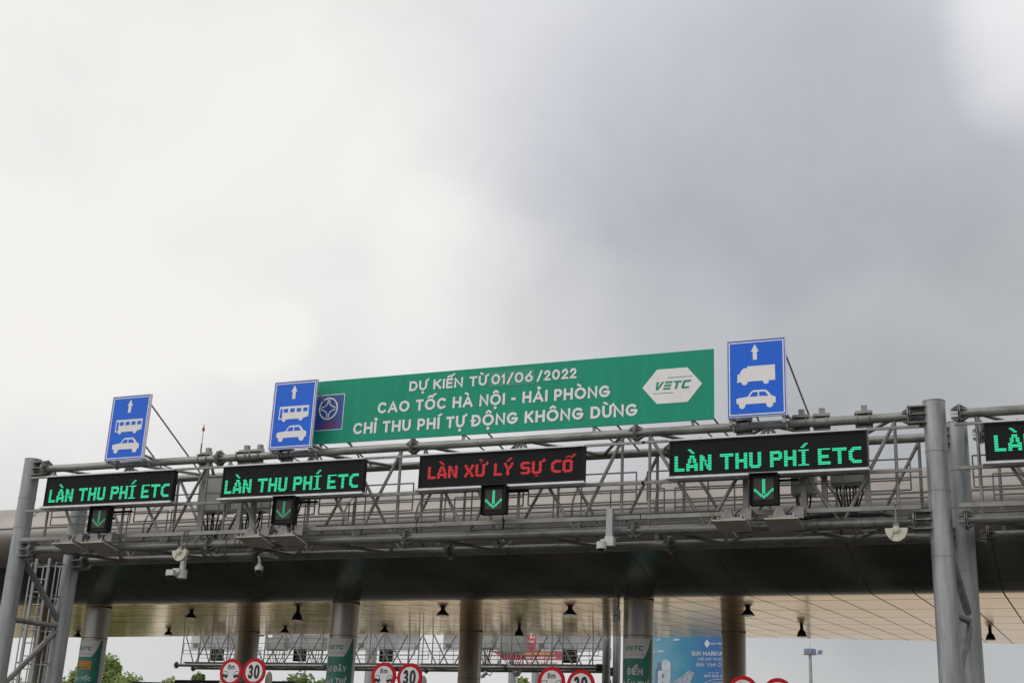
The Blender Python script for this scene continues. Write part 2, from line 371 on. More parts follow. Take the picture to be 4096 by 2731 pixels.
def stroke(pts, w, ext):
    """one polyline -> quads with mitred joins; square-ended"""
    P = [Vector(p) for p in pts]
    q = [P[0]]
    for p in P[1:]:
        if (p-q[-1]).length > 1e-5: q.append(p)
    P = q; closed = (P[0]-P[-1]).length < 1e-4
    if closed: P = P[:-1]
    elif ext:
        P[0] = P[0]+(P[0]-P[1]).normalized()*w/2; P[-1] = P[-1]+(P[-1]-P[-2]).normalized()*w/2
    n = len(P); A = []; B = []
    for i in range(n):
        d1 = (P[i]-P[i-1]).normalized() if (i > 0 or closed) else None
        d2 = (P[(i+1) % n]-P[i]).normalized() if (i < n-1 or closed) else None
        d1 = d1 or d2; d2 = d2 or d1
        nn = Vector((-(d1.y+d2.y), d1.x+d2.x))
        if nn.length < 1e-4: nn = Vector((-d1.y, d1.x))
        nn.normalize(); k = max(.55, nn.dot(Vector((-d1.y, d1.x))))
        A.append(P[i]+nn*w/2/k); B.append(P[i]-nn*w/2/k)
    out = []
    for i in range(n if closed else n-1):
        j = (i+1) % n; out.append((B[i], B[j], A[j], A[i]))
    return out
MARKS = {'\u0300': [[(-.30, .28), (.06, .10)]], '\u0301': [[(.30, .28), (-.06, .10)]], '\u0302': [[(-.26, .08), (0, .25), (.26, .08)]],
         '\u0303': [[(-.28, .10), (-.1, .2), (.1, .12), (.28, .22)]], '\u0309': [[(-.12, .22), (.02, .28), (.12, .20), (0, .08)]], '\u0323': [[(0, -.20), (0, -.215)]]}
def text_quads(s, h, w, width=None, track=.13, space=.56, slant=0.0):
    """returns (list of quads in sign units, total width); w = stroke weight as a fraction of the cap height"""
    items = []
    for ch in s:
        if ch == ' ': items.append((' ', space, [], [])); continue
        base = ch; marks = []; stk = False
        if ch in 'Đđ': base = 'D' if ch == 'Đ' else 'd'; stk = True
        else:
            dc = unicodedata.normalize('NFD', ch); base = dc[0]; marks = list(dc[1:])
        gw, st = G[base]
        items.append((base, gw, st, marks+(['bar'] if stk else [])))
    tot = sum(i[1] for i in items)+track*sum(1 for a, b in zip(items, items[1:]) if a[0] != ' ' and b[0] != ' ')
    sx = 1.0 if width is None else width/(h*tot)
    out = []; x = 0
    for k, (b, gw, st, marks) in enumerate(items):
        gwid = gw*sx; wt = w
        if b == ' ': x += gwid; continue
        iw = max(gwid-wt, 0.001)
        lower = b.islower()
        def P(p): return (x+wt/2+p[0]*iw, wt/2+p[1]*(1-wt))
        for pl in st: out += stroke([P(p) for p in pl], wt, True)
        cx = x+gwid/2; top = .70 if lower else 1.0
        circ = '\u0302' in marks
        for m in marks:
            mw = wt*.82
            if m == 'bar': out += stroke([(x-.10, .5), (x+gwid*.48, .5)], wt*.8, False)
            elif m == '\u031b': out += stroke([(x+gwid-wt*.6, top-.05), (x+gwid+.10, top+.0), (x+gwid+.12, top+.16)], mw, False)
            elif m in MARKS:
                dx, dy = (0, 0)
                if circ and m in '\u0300\u0301\u0309\u0303': dx, dy = (.24 if m != '\u0300' else -.24), .14
                for pl in MARKS[m]:
                    if m == '\u0323': out += [tuple(Vector((cx+a*wt*.62, -.22+c*wt*.62)) for a, c in ((-1, -.4), (-.4, -1), (.4, -1), (1, -.4))), tuple(Vector((cx+a*wt*.62, -.22+c*wt*.62)) for a, c in ((-1, -.4), (1, -.4), (1, .4), (-1, .4))), tuple(Vector((cx+a*wt*.62, -.22+c*wt*.62)) for a, c in ((-1, .4), (1, .4), (.4, 1), (-.4, 1)))]
                    else: out += stroke([(cx+dx+a, top+dy+c) for a, c in pl], mw, False)
        x += gwid
        if k+1 < len(items) and items[k+1][0] != ' ': x += track*sx
    return [[Vector(((p.x+slant*p.y)*h, p.y*h)) for p in q] for q in out], x*h
def text_flat(mb, s, x0, z0, h, w, y, width=None, back=False, **kw):
    q, tw = text_quads(s, h, w, width, **kw)
    for i, quad in enumerate(q):
        yy = y-.0004*(i % 7)
        mb.add([(x0+p.x, yy, z0+p.y) for p in quad], [(0, 1, 2, 3)])
    return tw
def text_cyl(mb, s, xc, cx, cy, r, z0, h, w, width=None, ang0=0.0, **kw):
    """lettering wrapped round a column; xc = arc-length start relative to the direction ang0 (radians from -Y)"""
    q, tw = text_quads(s, h, w, width, **kw)
    for i, quad in enumerate(q):
        rr = r+.0006*(i % 7)
        mb.add([(cx+rr*math.sin(ang0+(xc+p.x)/r), cy-rr*math.cos(ang0+(xc+p.x)/r), z0+p.y) for p in quad], [(0, 1, 2, 3)])

# ------------------------------------------------------------------ ground, road
g = MB(); g.add([(-3000, -600, 0), (3000, -600, 0), (3000, 5000, 0), (-3000, 5000, 0)], [(0, 1, 2, 3)])
struct(g.build('ground', GRND, None, False))
g = MB(); g.add([(-60, -200, .004), (40, -200, .004), (40, 72, .004), (-60, 72, .004)], [(0, 1, 2, 3)])
struct(g.build('road', ASPH, None, False))
g = MB(); g.add([(-60, 72, .004), (40, 72, .004), (40, 900, .004), (-60, 900, .004)], [(0, 1, 2, 3)])
struct(g.build('concrete_road', CONC, None, False))
g = MB()
for xx in (-21.3, -16.2, -11.0, -5.4, .6):
    for k in range(14): g.add([(xx+2.5-.08, -20+k*3.5, .008), (xx+2.5+.08, -20+k*3.5, .008), (xx+2.5+.08, -18.2+k*3.5, .008), (xx+2.5-.08, -18.2+k*3.5, .008)], [(0, 1, 2, 3)])
struct(g.build('lane_markings', PAINT, None, False))
ISL = (-34.3, -29.2, -24.0, -18.7, -13.4, -7.8, -2.1)
for k, xx in enumerate(ISL):
    b = MB(); n = 10
    poly = [(xx-.75, 32.5), (xx-.55, 31.2), (xx, 30.6), (xx+.55, 31.2), (xx+.75, 32.5), (xx+.75, 63), (xx, 64.5), (xx-.75, 63)]
    m = len(poly)
    b.add([(x_, y_, 0) for x_, y_ in poly]+[(x_, y_, .18) for x_, y_ in poly], [tuple(range(m, 2*m))]+[(i, (i+1) % m, (i+1) % m+m, i+m) for i in range(m)])
    struct(b.build('toll_island', CONC, None, False))

# ------------------------------------------------------------------ lattice gantry
ZL, ZU = 6.90, 8.965
CR = .093
def gantry(loc, label, y0, y1, zl, zu, flanges, posts, group, rails=True, rearshift=0.0, post_dy=True, detail=True):
    root = thing('sign_gantry', loc, label, 'gantry', group)
    x0, x1 = flanges[0], flanges[-1]
    for y in (y0, y1):
        for z in (zl, zu):
            sh = rearshift if y == y1 else 0
            c = MB().tube((x0+sh, y, z), (x1+sh, y, z), CR, 16)
            for fx in flanges[1:-1]:
                pass
            c.build('chord', GALV, root)
            for fx in flanges:
                fl = MB()
                for sx in (-.022, .008): fl.tube((fx+sh+sx, y, z), (fx+sh+sx+.014, y, z), .205, 8)
                for k in range(8):
                    a = k*math.pi/4+.39
                    for s_ in (-1, 1):
                        p0 = Vector((fx+sh+s_*.02, y+.18*math.cos(a), z+.18*math.sin(a)))
                        p1 = Vector((fx+sh+s_*.02, y+.09*math.cos(a), z+.09*math.sin(a)))
                        p2 = Vector((fx+sh+s_*.17, y+.09*math.cos(a), z+.09*math.sin(a)))
                        tt = Vector((0, -math.sin(a), math.cos(a)))*.005
                        fl.add([p0-tt, p1-tt, p2-tt, p0+tt, p1+tt, p2+tt], [(0, 1, 2), (5, 4, 3), (0, 3, 4, 1), (1, 4, 5, 2), (2, 5, 3, 0)])
                fl.build('flange', GALVD, root)
    for a, b in zip(flanges, flanges[1:]):
        mid = (a+b)/2; e = .28; l0 = a+(b-a)*.27; l1 = a+(b-a)*.755
        for y in (y0, y1):
            sh = rearshift if y == y1 else 0
            for u, l in ((a+e, l0-.03), (mid-.04, l0+.05), (mid+.04, l1-.05), (b-e, l1+.03)):
                MB().tube((u+sh, y, zu-.05), (l+sh, y, zl+.05), .038, 9).build('diagonal_brace', GALV, root)
            for u in (a+e+.02, mid, b-e-.02):
                MB().tube((u+sh, y, zu-.05), (u+sh, y, zl+.05), .034, 9).build('vertical_strut', GALV, root)
        for z in (zl, zu):
            for p, q in (((a+e, y0), (l0, y1)), ((l0, y1), (mid, y0)), ((mid, y0), (l1, y1)), ((l1, y1), (b-e, y0))):
                MB().tube((p[0], p[1], z), (q[0], q[1], z), .038, 9).build('cross_brace', GALV, root)
        if detail:
            # bottom cross beams and grating of the walkway
            MB().bar((l0, y0, zl+.16), (l0, y1, zl+.16), .07).build('floor_beam', GALV, root)
            MB().bar((l1, y0, zl+.16), (l1, y1, zl+.16), .07).build('floor_beam', GALV, root)
            wk = MB().box(a+.2, b-.2, y0+.36, y1-.28, zl+.205, zl+.23)
            for k in range(4): wk.bar((a+.2, y0+.40+k*.29, zl+.18), (b-.2, y0+.40+k*.29, zl+.18), .04, .05)
            for k in range(int((b-a)/.62)): wk.bar((a+.3+k*.62, y0+.36, zl+.165), (a+.3+k*.62, y1-.28, zl+.165), .035, .035)
            wk.build('walkway_grating', GALVD, root)
            for yy, zt, xo in ((y0+.30, zl+1.30, .04), (y1-.28, zl+1.18, .34)):
                for xs, xe in ((a+.12+xo, mid-.06+xo), (mid+.06+xo, b-.12+xo)):
                    gr = MB()
                    for zz in (zt, zt-.42, zt-.62): gr.tube((xs, yy, zz), (xe, yy, zz), .017, 6)
                    for k in range(3):
                        xx = xs+(xe-xs)*k/2; gr.tube((xx, yy, zt), (xx, yy, zl+.2 if k == 1 else zt-.62), .017, 6)
                    gr.build('guard_rail', GALVD, root)
    for px, top in posts:
        for y, dx in ((y0, 0), (y1, rearshift)):
            xx = px+dx
            p = MB().tube((xx, y, .05), (xx, y, zu+.27), .21, 28)
            for zz in (zu+.255, zu-.75, zl+.55, zl-.7, 3.6): p.tube((xx, y, zz), (xx, y, zz+.018), .218, 28)
            p.tube((xx, y, .0), (xx, y, .05), .36, 20)
            p.build('post', GALVP, root)
            for z in (zl, zu):
                for s_ in (-1, 1):
                    if s_ == -1 and px-.6 < x0-.3 and px < x0+.1: continue
                    if s_ == 1 and px+.6 > x1+.3 and px > x1-.1 and not (x0 < px+.5 < x1): continue
                    k = MB()
                    for zz in (z-.17, z, z+.15): k.box(min(xx+s_*.16, xx+s_*.50), max(xx+s_*.16, xx+s_*.50), y-.19, y+.19, zz-.009, zz+.009)
                    k.box(min(xx+s_*.16, xx+s_*.50), max(xx+s_*.16, xx+s_*.50), y-.010, y+.010, z-.24, z+.22)
                    k.tube((xx+s_*.47, y, z), (xx+s_*.50, y, z), .235, 8)
                    k.tube((xx+s_*.2, y, z), (xx+s_*.47, y, z), CR*.98, 12)
                    k.build('post_bracket', GALVD, root)
        zn = zl-1.68
        MB().tube((px, y0+.15, zl-.12), (px+rearshift, y1-.15, zn+.14), .075, 12).build('post_brace', GALVD, root)
        MB().tube((px, y0+.15, zn), (px+rearshift, y1-.15, zn), .065, 12).build('post_brace', GALV, root)
        MB().tube((px+rearshift, y1-.15, zn-.1), (px, y0+.15, zn-1.65), .070, 12).build('post_brace', GALV, root)
        MB().tube((px, y0+.15, zn-1.75), (px+rearshift, y1-.15, zn-3.3), .070, 12).build('post_brace', GALV, root)
    return root
FL = [-23.84, -18.57, -13.39, -8.15, -2.58]
GY0, GY1 = 26.0, 27.65
ga = gantry((-24.28, 26, 0), 'galvanised steel lattice gantry on tubular posts carrying the row of complete signs', GY0, GY1, ZL, ZU, FL, [(-24.28, 1), (-2.12, 1)], 'steel sign gantries over the lanes', rearshift=.28)
gb = gantry((-1.5, 26, 0), 'second lattice gantry running off the right edge behind the cut-off display', GY0, GY1, ZL, ZU, [-1.66, 3.6, 8.9, 14.2, 19.5], [(19.96, 1)], 'steel sign gantries over the lanes', rearshift=.28)
# mounting rails and hanger posts of the main gantry
for xa, xb, root in ((-24.05, -18.2, ga), (-18.22, -13.0, ga), (-13.05, -7.9, ga), (-7.95, -2.4, ga), (-1.75, 5, gb)):
    MB().bar((xa, 25.80, 8.70), (xb, 25.80, 8.70), .05, .05).build('mounting_rail', GALV, root)
    MB().bar((xa, 25.80, 7.845), (xb, 25.80, 7.845), .06, .06).build('mounting_rail', GALVD, root)
    MB().bar((xa-.02, 25.78, 7.125), (xb-.05, 25.78, 7.125), .075, .085).build('mounting_rail', GALV, root)
for hx in (-19.04, -17.94, -17.57, -16.75, -5.87, -4.71, -4.30, -3.47):
    hb = MB().box(hx-.055, hx+.055, 26.11, 26.22, 7.02, 9.29).build('hanger_post', GALV, ga)
    cl = MB()
    cl.box(hx-.17, hx+.17, 26.06, 26.105, ZU+.10, ZU+.20); cl.box(hx-.17, hx+.17, 25.92, 26.10, ZU+.105, ZU+.122)
    cl.box(hx-.17, hx+.17, 26.085, 26.105, ZU-.21, ZU+.1)
    c2 = MB().box(hx-.15, hx+.15, 26.085, 26.105, ZL-.14, ZL+.14)
    for s_ in (-.12, .12):
        cl.path([(hx+s_, 26+.108*math.cos(a), ZU+.108*math.sin(a)) for a in [k*math.pi/8 for k in range(17)]], .012, 6)
        c2.path([(hx+s_, 26+.108*math.cos(a), ZL+.108*math.sin(a)) for a in [k*math.pi/8 for k in range(17)]], .010, 6)
    cl.build('clamp', GALV, hb); c2.build('clamp', GALV, hb)
# caged ladder inside the left trestle
lx0, lx1, ly = -24.66, -24.24, 27.12
lad = MB()
for xx in (lx0, lx1): lad.box(xx-.04, xx+.04, ly-.02, ly+.02, .3, 6.9)
ladder = lad.build('ladder', GALVP, ga)
for k in range(20):
    z = .6+k*.32
    MB().tube((lx0, ly, z), (lx1, ly, z), .016, 6).build('rung', GALV, ladder)
cg = MB(); cxm = (lx0+lx1)/2
hz = [2.6+k*.84 for k in range(6)]
for z in hz:
    cg.path([(cxm+.40*math.cos(a), ly+.04+.62*math.sin(a), z) for a in [math.pi*k/10 for k in range(11)]], .018, 5)
for k in (0, 2, 4, 5, 6, 8, 10):
    a = math.pi*k/10; cg.bar((cxm+.40*math.cos(a), ly+.04+.62*math.sin(a), 2.4), (cxm+.40*math.cos(a), ly+.04+.62*math.sin(a), 6.8), .035, .012)
cg.build('safety_cage', GALVP, ladder)

# ------------------------------------------------------------------ LED displays
DOT = {
 'L': ["##...."]*8+["######"]*2,
 'A': ["..###..", "..###..", ".##.##.", ".##.##.", ".##.##.", "##...##", "#######", "#######", "##...##", "##...##"],
 'N': ["##...##", "###..##", "###..##", "####.##", "##.#.##", "##.#.##", "##.####", "##..###", "##..###", "##...##"],
 'T': ["########"]*2+["...##..."]*8, 'H': ["##...##"]*4+["#######"]*2+["##...##"]*4,
 'U': ["##...##"]*8+["#######", ".#####."],
 'P': ["######.", "#######", "##...##", "##...##", "#######", "######."]+["##....."]*4,
 'I': ["######"]+["..##.."]*8+["######"],
 'E': ["#######"]+["##....."]*3+["######."]*2+["##....."]*2+["#######"]*2,
 'C': ["..#####", ".######", "###....", "##.....", "##.....", "##.....", "##.....", "###....", ".######", "..#####"],
 'X': ["##...##", "##...##", ".##.##.", ".##.##.", "..###..", "..###..", ".##.##.", ".##.##.", "##...##", "##...##"],
 'Y': ["##...##", "##...##", ".##.##.", ".##.##.", "..###.."]+["..##..."]*5,
 'S': [".#####.", "#######", "##.....", "##.....", "######.", ".######", ".....##", ".....##", "#######", ".#####."],
 'O': [".#####.", "#######"]+["##...##"]*6+["#######", ".#####."]}
DM = {'\u0300': ["##...", ".##..", "..##."], '\u0301': ["...##", "..##.", ".##.."], '\u0309': [".##.", "...#", "..#."], '\u0302': ["..##.", ".#..#"]}
def led_message(s, x0, z0, pw, ph, y, space=4, gap=1.15):
    mb = MB(); x = 0
    def runs(row, xo, r):
        i = 0
        while i < len(row):
            if row[i] == '#':
                j = i
                while j < len(row) and row[j] == '#': j += 1
                a, b = x0+(xo+i)*pw, x0+(xo+j)*pw; c = z0+r*ph
                mb.add([(a, y, c-.30*ph), (b, y, c-.30*ph), (b, y, c+.30*ph), (a, y, c+.30*ph)], [(0, 1, 2, 3)])
                i = j
            else: i += 1
    for ch in s:
        if ch == ' ': x += space; continue
        dc = unicodedata.normalize('NFD', ch); gl = DOT[dc[0]]
        for r, row in enumerate(gl): runs(row, x, 9-r)
        gw = len(gl[0])
        up = 11
        for m in dc[1:]:
            if m == '\u031b': runs("##", x+gw, 9); runs("##", x+gw+.6, 10); runs("#", x+gw+1, 11)
            elif m == '\u0323': runs("##", x+gw/2-1, -2)
            elif m in DM:
                rows = DM[m]; off = 0
                if m == '\u0301' and '\u0302' in dc[1:]: off = 3
                for r, row in enumerate(rows): runs(row, x+gw/2-len(row)/2+off, up+len(rows)-1-r)
        x += gw+gap+(1.5 if '\u031b' in dc else 0)
    return mb, x*pw
def display(x0, w, label, msg, m, tx0, twidth, tz, ph):
    z0, z1 = 7.865, 8.62; y = 25.5
    root = thing('led_display', (x0+w/2, y+.14, z0), label, 'display', 'lane display boards hung on the gantries')
    MB().box(x0+.005, x0+w-.005, y+.03, y+.17, z0+.002, z1-.009).build('housing', BLK, root, False)
    f = MB()
    f.box(x0-.015, x0+w+.015, y-.02, y+.17, z1-.008, z1+.022)             # top hood
    f.box(x0-.06, x0+w+.03, y-.05, y+.20, z0-.045, z0+.0)               # bottom ledge
    f.build('frame', ALU, root, False)
    bz = MB()
    for a, b, c, d in ((.0, w, .002, .04), (.0, w, z1-z0-.045, z1-z0-.010), (.0, .035, .04, z1-z0-.045), (w-.035, w, .04, z1-z0-.045)):
        bz.box(x0+a, x0+b, y+.002, y+.0295, z0+c, z0+d)
    bz.build('bezel', BLK, root, False)
    sc = MB().box(x0+.035, x0+w-.035, y+.016, y+.028, z0+.04, z1-.045).build('screen', SCREEN, root, False)
    mb, tw = led_message(msg, 0, 0, 1, 1, 0)
    mb, _ = led_message(msg, tx0, tz, twidth/(tw-1.15), ph, y+.012)
    flat(mb, 'message', m, sc)
    for xx in (x0+.6, x0+w-.6):
        MB().box(xx-.03, xx+.03, y+.171, y+.29, z0-.02, z1+.09).build('mounting_bracket', GALVD, root, False)
    return root
ETC = "LÀN THU PHÍ ETC"
display(-23.28, 3.81, 'dark display with green ETC lettering beside the left gantry post', ETC, LEDG, -23.14, 3.58, 7.985, .0325)
display(-18.08, 3.735, 'green-lettered display directly below the bus and car sign next to the green banner', ETC, LEDG, -17.99, 3.53, 7.985, .0325)
display(-12.96, 3.83, 'the only display whose lettering is red', "LÀN XỬ LÝ SỰ CỐ", LEDR, -12.74, 3.36, 8.09, .0275)
display(-7.29, 3.925, 'green-lettered display directly below the lorry and car sign', ETC, LEDG, -7.18, 3.71, 7.985, .0325)
display(-1.22, 3.9, 'display cut off by the right edge of the picture', ETC, LEDG, -1.05, 3.66, 8.07, .0315)

# ------------------------------------------------------------------ lane arrow signals
def signal(cx, zc, label, m, y=25.42, w=.565, h=.62, facing=-1, arm=True):
    root = thing('lane_signal', (cx, y+.15, zc-h/2), label, 'lane signal', 'down-arrow lane signals under the displays' if facing == -1 else 'backs of lane signals on the far gantry')
    b = MB(); b.box(cx-w/2, cx+w/2, y, y+.15, zc-h/2, zc+h/2)
    b.build('housing', BLK, root, False)
    v = MB(); t_ = .018
    v.box(cx-w/2, cx+w/2, y-.10, y-.001, zc+h/2-t_, zc+h/2); v.box(cx-w/2, cx-w/2+t_, y-.06, y-.001, zc-h/2, zc+h/2-t_); v.box(cx+w/2-t_, cx+w/2, y-.06, y-.001, zc-h/2, zc+h/2-t_)
    v.build('visor', BLK, root, False)
    sw, sh = .39, .43
    s_ = MB().box(cx-sw/2, cx+sw/2, y-.012, y-.0005, zc-sh/2, zc+sh/2).build('screen', LENS, root, False)
    d = MB(); pt = .0205
    n = int(sw/pt)
    for i in range(n):
        for j in range(int(sh/pt)):
            px = -sw/2+(i+.5)*sw/n; pz = -sh/2+(j+.5)*pt
            stem = abs(px) < .029 and -.085 < pz < .20
            hx = abs(px); tip = pz-(-.195)
            head = hx < .185 and 0 <= tip-hx*.82 < .062
            if stem or head:
                q = .0075
                d.add([(cx+px-q, y-.016, zc+pz-q), (cx+px+q, y-.016, zc+pz-q), (cx+px+q, y-.016, zc+pz+q), (cx+px-q, y-.016, zc+pz+q)], [(0, 1, 2, 3)])
    if m: flat(d, 'arrow', m, s_)
    br = MB(); br.bar((cx, y+.15, zc+.12), (cx, y+.52, zc+.12), .06); br.bar((cx-.05, y+.40, zc+h/2-.06), (cx+.62, y+.40, zc+h/2-.06), .045)
    br.build('mounting_arm', BLK, root, False)
    return root
signal(-21.42, 7.48, 'dim green arrow signal below the display next to the left gantry post', LEDGD)
signal(-16.26, 7.51, 'second arrow signal from the left, just right of a hanging cable bundle', LEDGD)
signal(-11.10, 7.54, 'green arrow signal below the red-lettered display', LEDG2)
signal(-5.35, 7.515, 'brightest green arrow signal, below the lorry and car sign', LEDG2)

# ------------------------------------------------------------------ blue lane signs
CAR = [(0, .22), (.01, .12), (.055, .10), (.07, .03), (.12, 0), (.17, .03), (.195, .10), (.60, .10), (.625, .03), (.68, 0), (.735, .03), (.755, .10), (.80, .10), (.80, .22), (.72, .255), (.635, .36), (.58, .385), (.36, .385), (.31, .36), (.235, .255), (.05, .235)]
CARW = [[(.275, .255), (.335, .345), (.44, .345), (.44, .255)], [(.47, .255), (.47, .345), (.585, .345), (.655, .255)]]
BUS = [(0, .06), (.10, .06), (.115, .02), (.15, 0), (.19, .02), (.205, .06), (.545, .06), (.56, .02), (.60, 0), (.645, .02), (.66, .065), (.80, .105), (.80, .37), (.01, .37)]
BUSW = [[(.028, .09), (.035, .32), (.095, .32), (.09, .09)]]+[[(.125+k*.175, .225), (.127+k*.175, .315), (.245+k*.175, .315), (.243+k*.175, .225)] for k in range(4)]
TRK = [(0, .07), (.10, .07), (.115, .02), (.165, 0), (.215, .02), (.235, .075), (.54, .075), (.555, .02), (.60, 0), (.65, .02), (.665, .075), (.79, .075), (.79, .40), (.225, .40), (.225, .365), (.15, .36), (.105, .325), (.065, .245), (.02, .235), (.02, .09), (0, .09)]
def pict(mb, poly, x0, z0, y0, y1, s=1.0): mb.prism([(x0+x*s, z0+z*s) for x, z in poly], y0, y1)
def lane_sign(x0, z0, label, lorry=False):
    w, h, y = (1.175 if lorry else 1.125), 1.60, 25.56
    root = thing('lane_sign', (x0+w/2, y+.1, z0-.2), label, 'road sign', 'blue lane signs standing on the gantry')
    z1 = z0+h
    MB().box(x0, x0+w, y, y+.05, z0, z1).build('panel', BLUE, root, False)
    bd = MB(); a, t_ = .022, .024
    for q in ((a, w-a, a, a+t_), (a, w-a, h-a-t_, h-a), (a, a+t_, a+t_, h-a-t_), (w-a-t_, w-a, a+t_, h-a-t_)):
        bd.box(x0+q[0], x0+q[1], y-.003, y-.0002, z0+q[2], z0+q[3])
    bd.build('border', WHITE, root, False)
    ed = MB(); ed.box(x0+w+.001, x0+w+.018, y-.006, y+.055, z0-.005, z1+.005); ed.box(x0-.018, x0-.001, y-.006, y+.055, z0-.005, z1+.005)
    ed.box(x0-.018, x0+w+.018, y-.006, y+.055, z1+.006, z1+.02); ed.box(x0-.018, x0+w+.018, y-.006, y+.055, z0-.02, z0-.006)
    ed.build('edge_trim', ALU, root, False)
    ar = MB(); cx = x0+w*.48
    ar.prism([(cx-.042, z1-.42), (cx+.042, z1-.42), (cx+.042, z1-.24), (cx+.082, z1-.25), (cx, z1-.085), (cx-.082, z1-.25), (cx-.042, z1-.24)], y-.004, y-.0002)
    ar.build('arrow_symbol', WHITE, root, False)
    px = x0+.18
    b = MB(); pict(b, TRK if lorry else BUS, px, z1-.965 if not lorry else z1-.95, y-.004, y-.0002)
    so_ = b.build('lorry_symbol' if lorry else 'bus_symbol', WHITE, root, False)
    if not lorry:
        wn = MB()
        for q in BUSW: pict(wn, q, px, z1-.965, y-.007, y-.0045)
        wn.build('window_symbols', BLUE, so_, False)
    b = MB(); pict(b, CAR, px-.01, z1-1.45, y-.004, y-.0002); co = b.build('car_symbol', WHITE, root, False)
    wn = MB()
    for q in CARW: pict(wn, q, px-.01, z1-1.45, y-.007, y-.0045)
    wn.build('window_symbols', BLUE, co, False)
    for xx in (x0+.03, x0+w-.06):
        MB().box(xx-.028, xx+.028, y+.056, y+.11, 8.90, z1-.04).build('support_post', GALVP, root, False)
        c = MB(); c.path([(xx, 26+.108*math.cos(t), ZU+.108*math.sin(t)) for t in [k*math.pi/8 for k in range(17)]], .02, 6)
        c.box(xx-.07, xx+.07, y+.11, 26.0, ZU+.10, ZU+.125); c.box(xx-.07, xx+.09, y+.11, 25.93, ZU-.02, ZU+.02)
        c.build('clamp', ALU, root)
        MB().tube((xx+.02, y+.1, z1-.22), (xx+.34, GY1, ZU+.05), .021, 8).build('back_stay', GALVP, root)
        MB().tube((xx+.03, y+.1, z0+.02), (xx+.20, 26.7, ZU-.02), .018, 8).build('back_stay', GALVP, root)
    return root
lane_sign(-21.63, 8.975, 'bus and car lane sign standing alone against the sky at the left')
lane_sign(-16.93, 8.995, 'bus and car lane sign overlapping the end of the green banner')
lane_sign(-6.08, 9.055, 'blue lane sign showing a lorry above a car', True)

# ------------------------------------------------------------------ long green banner board
gx0, gx1, gz0, gz1, gy = -16.09, -6.485, 9.17, 10.70, 26.0
gr = thing('banner_board', ((gx0+gx1)/2, gy+.1, gz0-.2), 'long green announcement board with white lettering above the gantry', 'banner')
MB().box(gx0, gx1, gy, gy+.04, gz0, gz1).build('panel', GREEN, gr, False)
MB().box(-11.60, -10.50, gy-.004, gy-.0003, 10.23, 10.60).build('date_patch', GREEND, gr, False)
lt = MB()
BW = .215
text_flat(lt, "DỰ KIẾN TỪ", -13.60, 10.285, .235, BW, gy-.007, 1.94)
text_flat(lt, "01/06", -11.55, 10.285, .245, .20, gy-.010, 1.0)
text_flat(lt, "/2022", -10.46, 10.285, .24, BW, gy-.007, .93)
text_flat(lt, "CAO TỐC HÀ NỘI - HẢI PHÒNG", -14.38, 9.805, .265, BW, gy-.007, 5.62)
text_flat(lt, "CHỈ THU PHÍ TỰ ĐỘNG KHÔNG DỪNG", -14.98, 9.345, .27, BW, gy-.007, 6.84)
flat(lt, 'lettering', WHITE, gr)
hx = MB().prism([(-8.03, 9.95), (-7.71, 9.575), (-7.04, 9.575), (-6.73, 9.955), (-7.05, 10.335), (-7.71, 10.335)], gy-.006, gy-.0003)
hx = hx.build('hexagon_emblem', WHITE, gr, False)
def vetc(mb, x0, z0, sc, put):
    """slanted stencil letters V E T C between two thin rules; put(x,z) -> 3-D"""
    sl = .30
    def poly(p): mb.add([put(x0+(x+sl*z)*sc, z0+z*sc) for x, z in p], [tuple(range(len(p)))])
    H = 1.0
    poly([(.0, H), (.36, H), (.40, .36), (.30, 0), (.12, .0)]) if False else None
    poly([(0.06, H), (.34, H), (.40, .32), (.52, .0), (.22, 0)]); poly([(.40, .32), (.70, H), (1.0, H), (.52, 0)])
    for za in (.0, .38, .76): poly([(1.12, za), (1.98, za), (1.98, za+.24), (1.12, za+.24)])
    poly([(2.16, .76), (3.10, .76), (3.10, 1.0), (2.16, 1.0)]); poly([(2.48, 0), (2.78, 0), (2.78, .76), (2.48, .76)])
    poly([(3.26, .14), (3.56, .14), (3.56, .86), (3.26, .86)]); poly([(3.26, .86), (3.56, .76), (4.2, .76), (4.2, 1.0), (3.42, 1.0)]); poly([(3.42, 0), (4.2, 0), (4.2, .24), (3.56, .24), (3.26, .14)])
    poly([(1.25, 1.40), (4.15, 1.40), (4.15, 1.47), (1.25, 1.47)]); poly([(.05, -.44), (2.5, -.44), (2.5, -.37), (.05, -.37)])
vm = MB(); vetc(vm, -7.78, 9.875, .182, lambda x, z: (x, gy-.009, z)); flat(vm, 'emblem_letters', GREENT, hx)
# navy square with a ring emblem
nb = MB().box(-16.05, -15.28, gy-.005, gy-.0003, 9.49, 10.35).build('square_emblem', BLUEDK, gr, False)
br = MB()
for q in ((-16.05, -15.28, 10.338, 10.355), (-16.05, -15.28, 9.485, 9.502), (-15.292, -15.275, 9.502, 10.338)): br.box(q[0], q[1], gy-.008, gy-.0055, q[2], q[3])
br.build('emblem_border', WHITE, nb, False)
rg = MB(); ccx, ccz = -15.69, 10.015
for q in stroke(arc(ccx, ccz, .235, .255, 90, 450, 40), .035, False): rg.add([(p.x, gy-.009, p.y) for p in q], [(0, 1, 2, 3)])
for sx in (-1, 1):
    for sz in (-1, 1):
        pts = [(ccx+sx*(.022+.17*t**2.2), ccz+sz*(.215-.195*t**.55)) for t in [k/8 for k in range(9)]]
        for i, q in enumerate(stroke(pts, .028, False)): rg.add([(p.x, gy-.0095, p.y) for p in q], [(0, 1, 2, 3)])
flat(rg, 'ring_symbol', WHITE, nb)
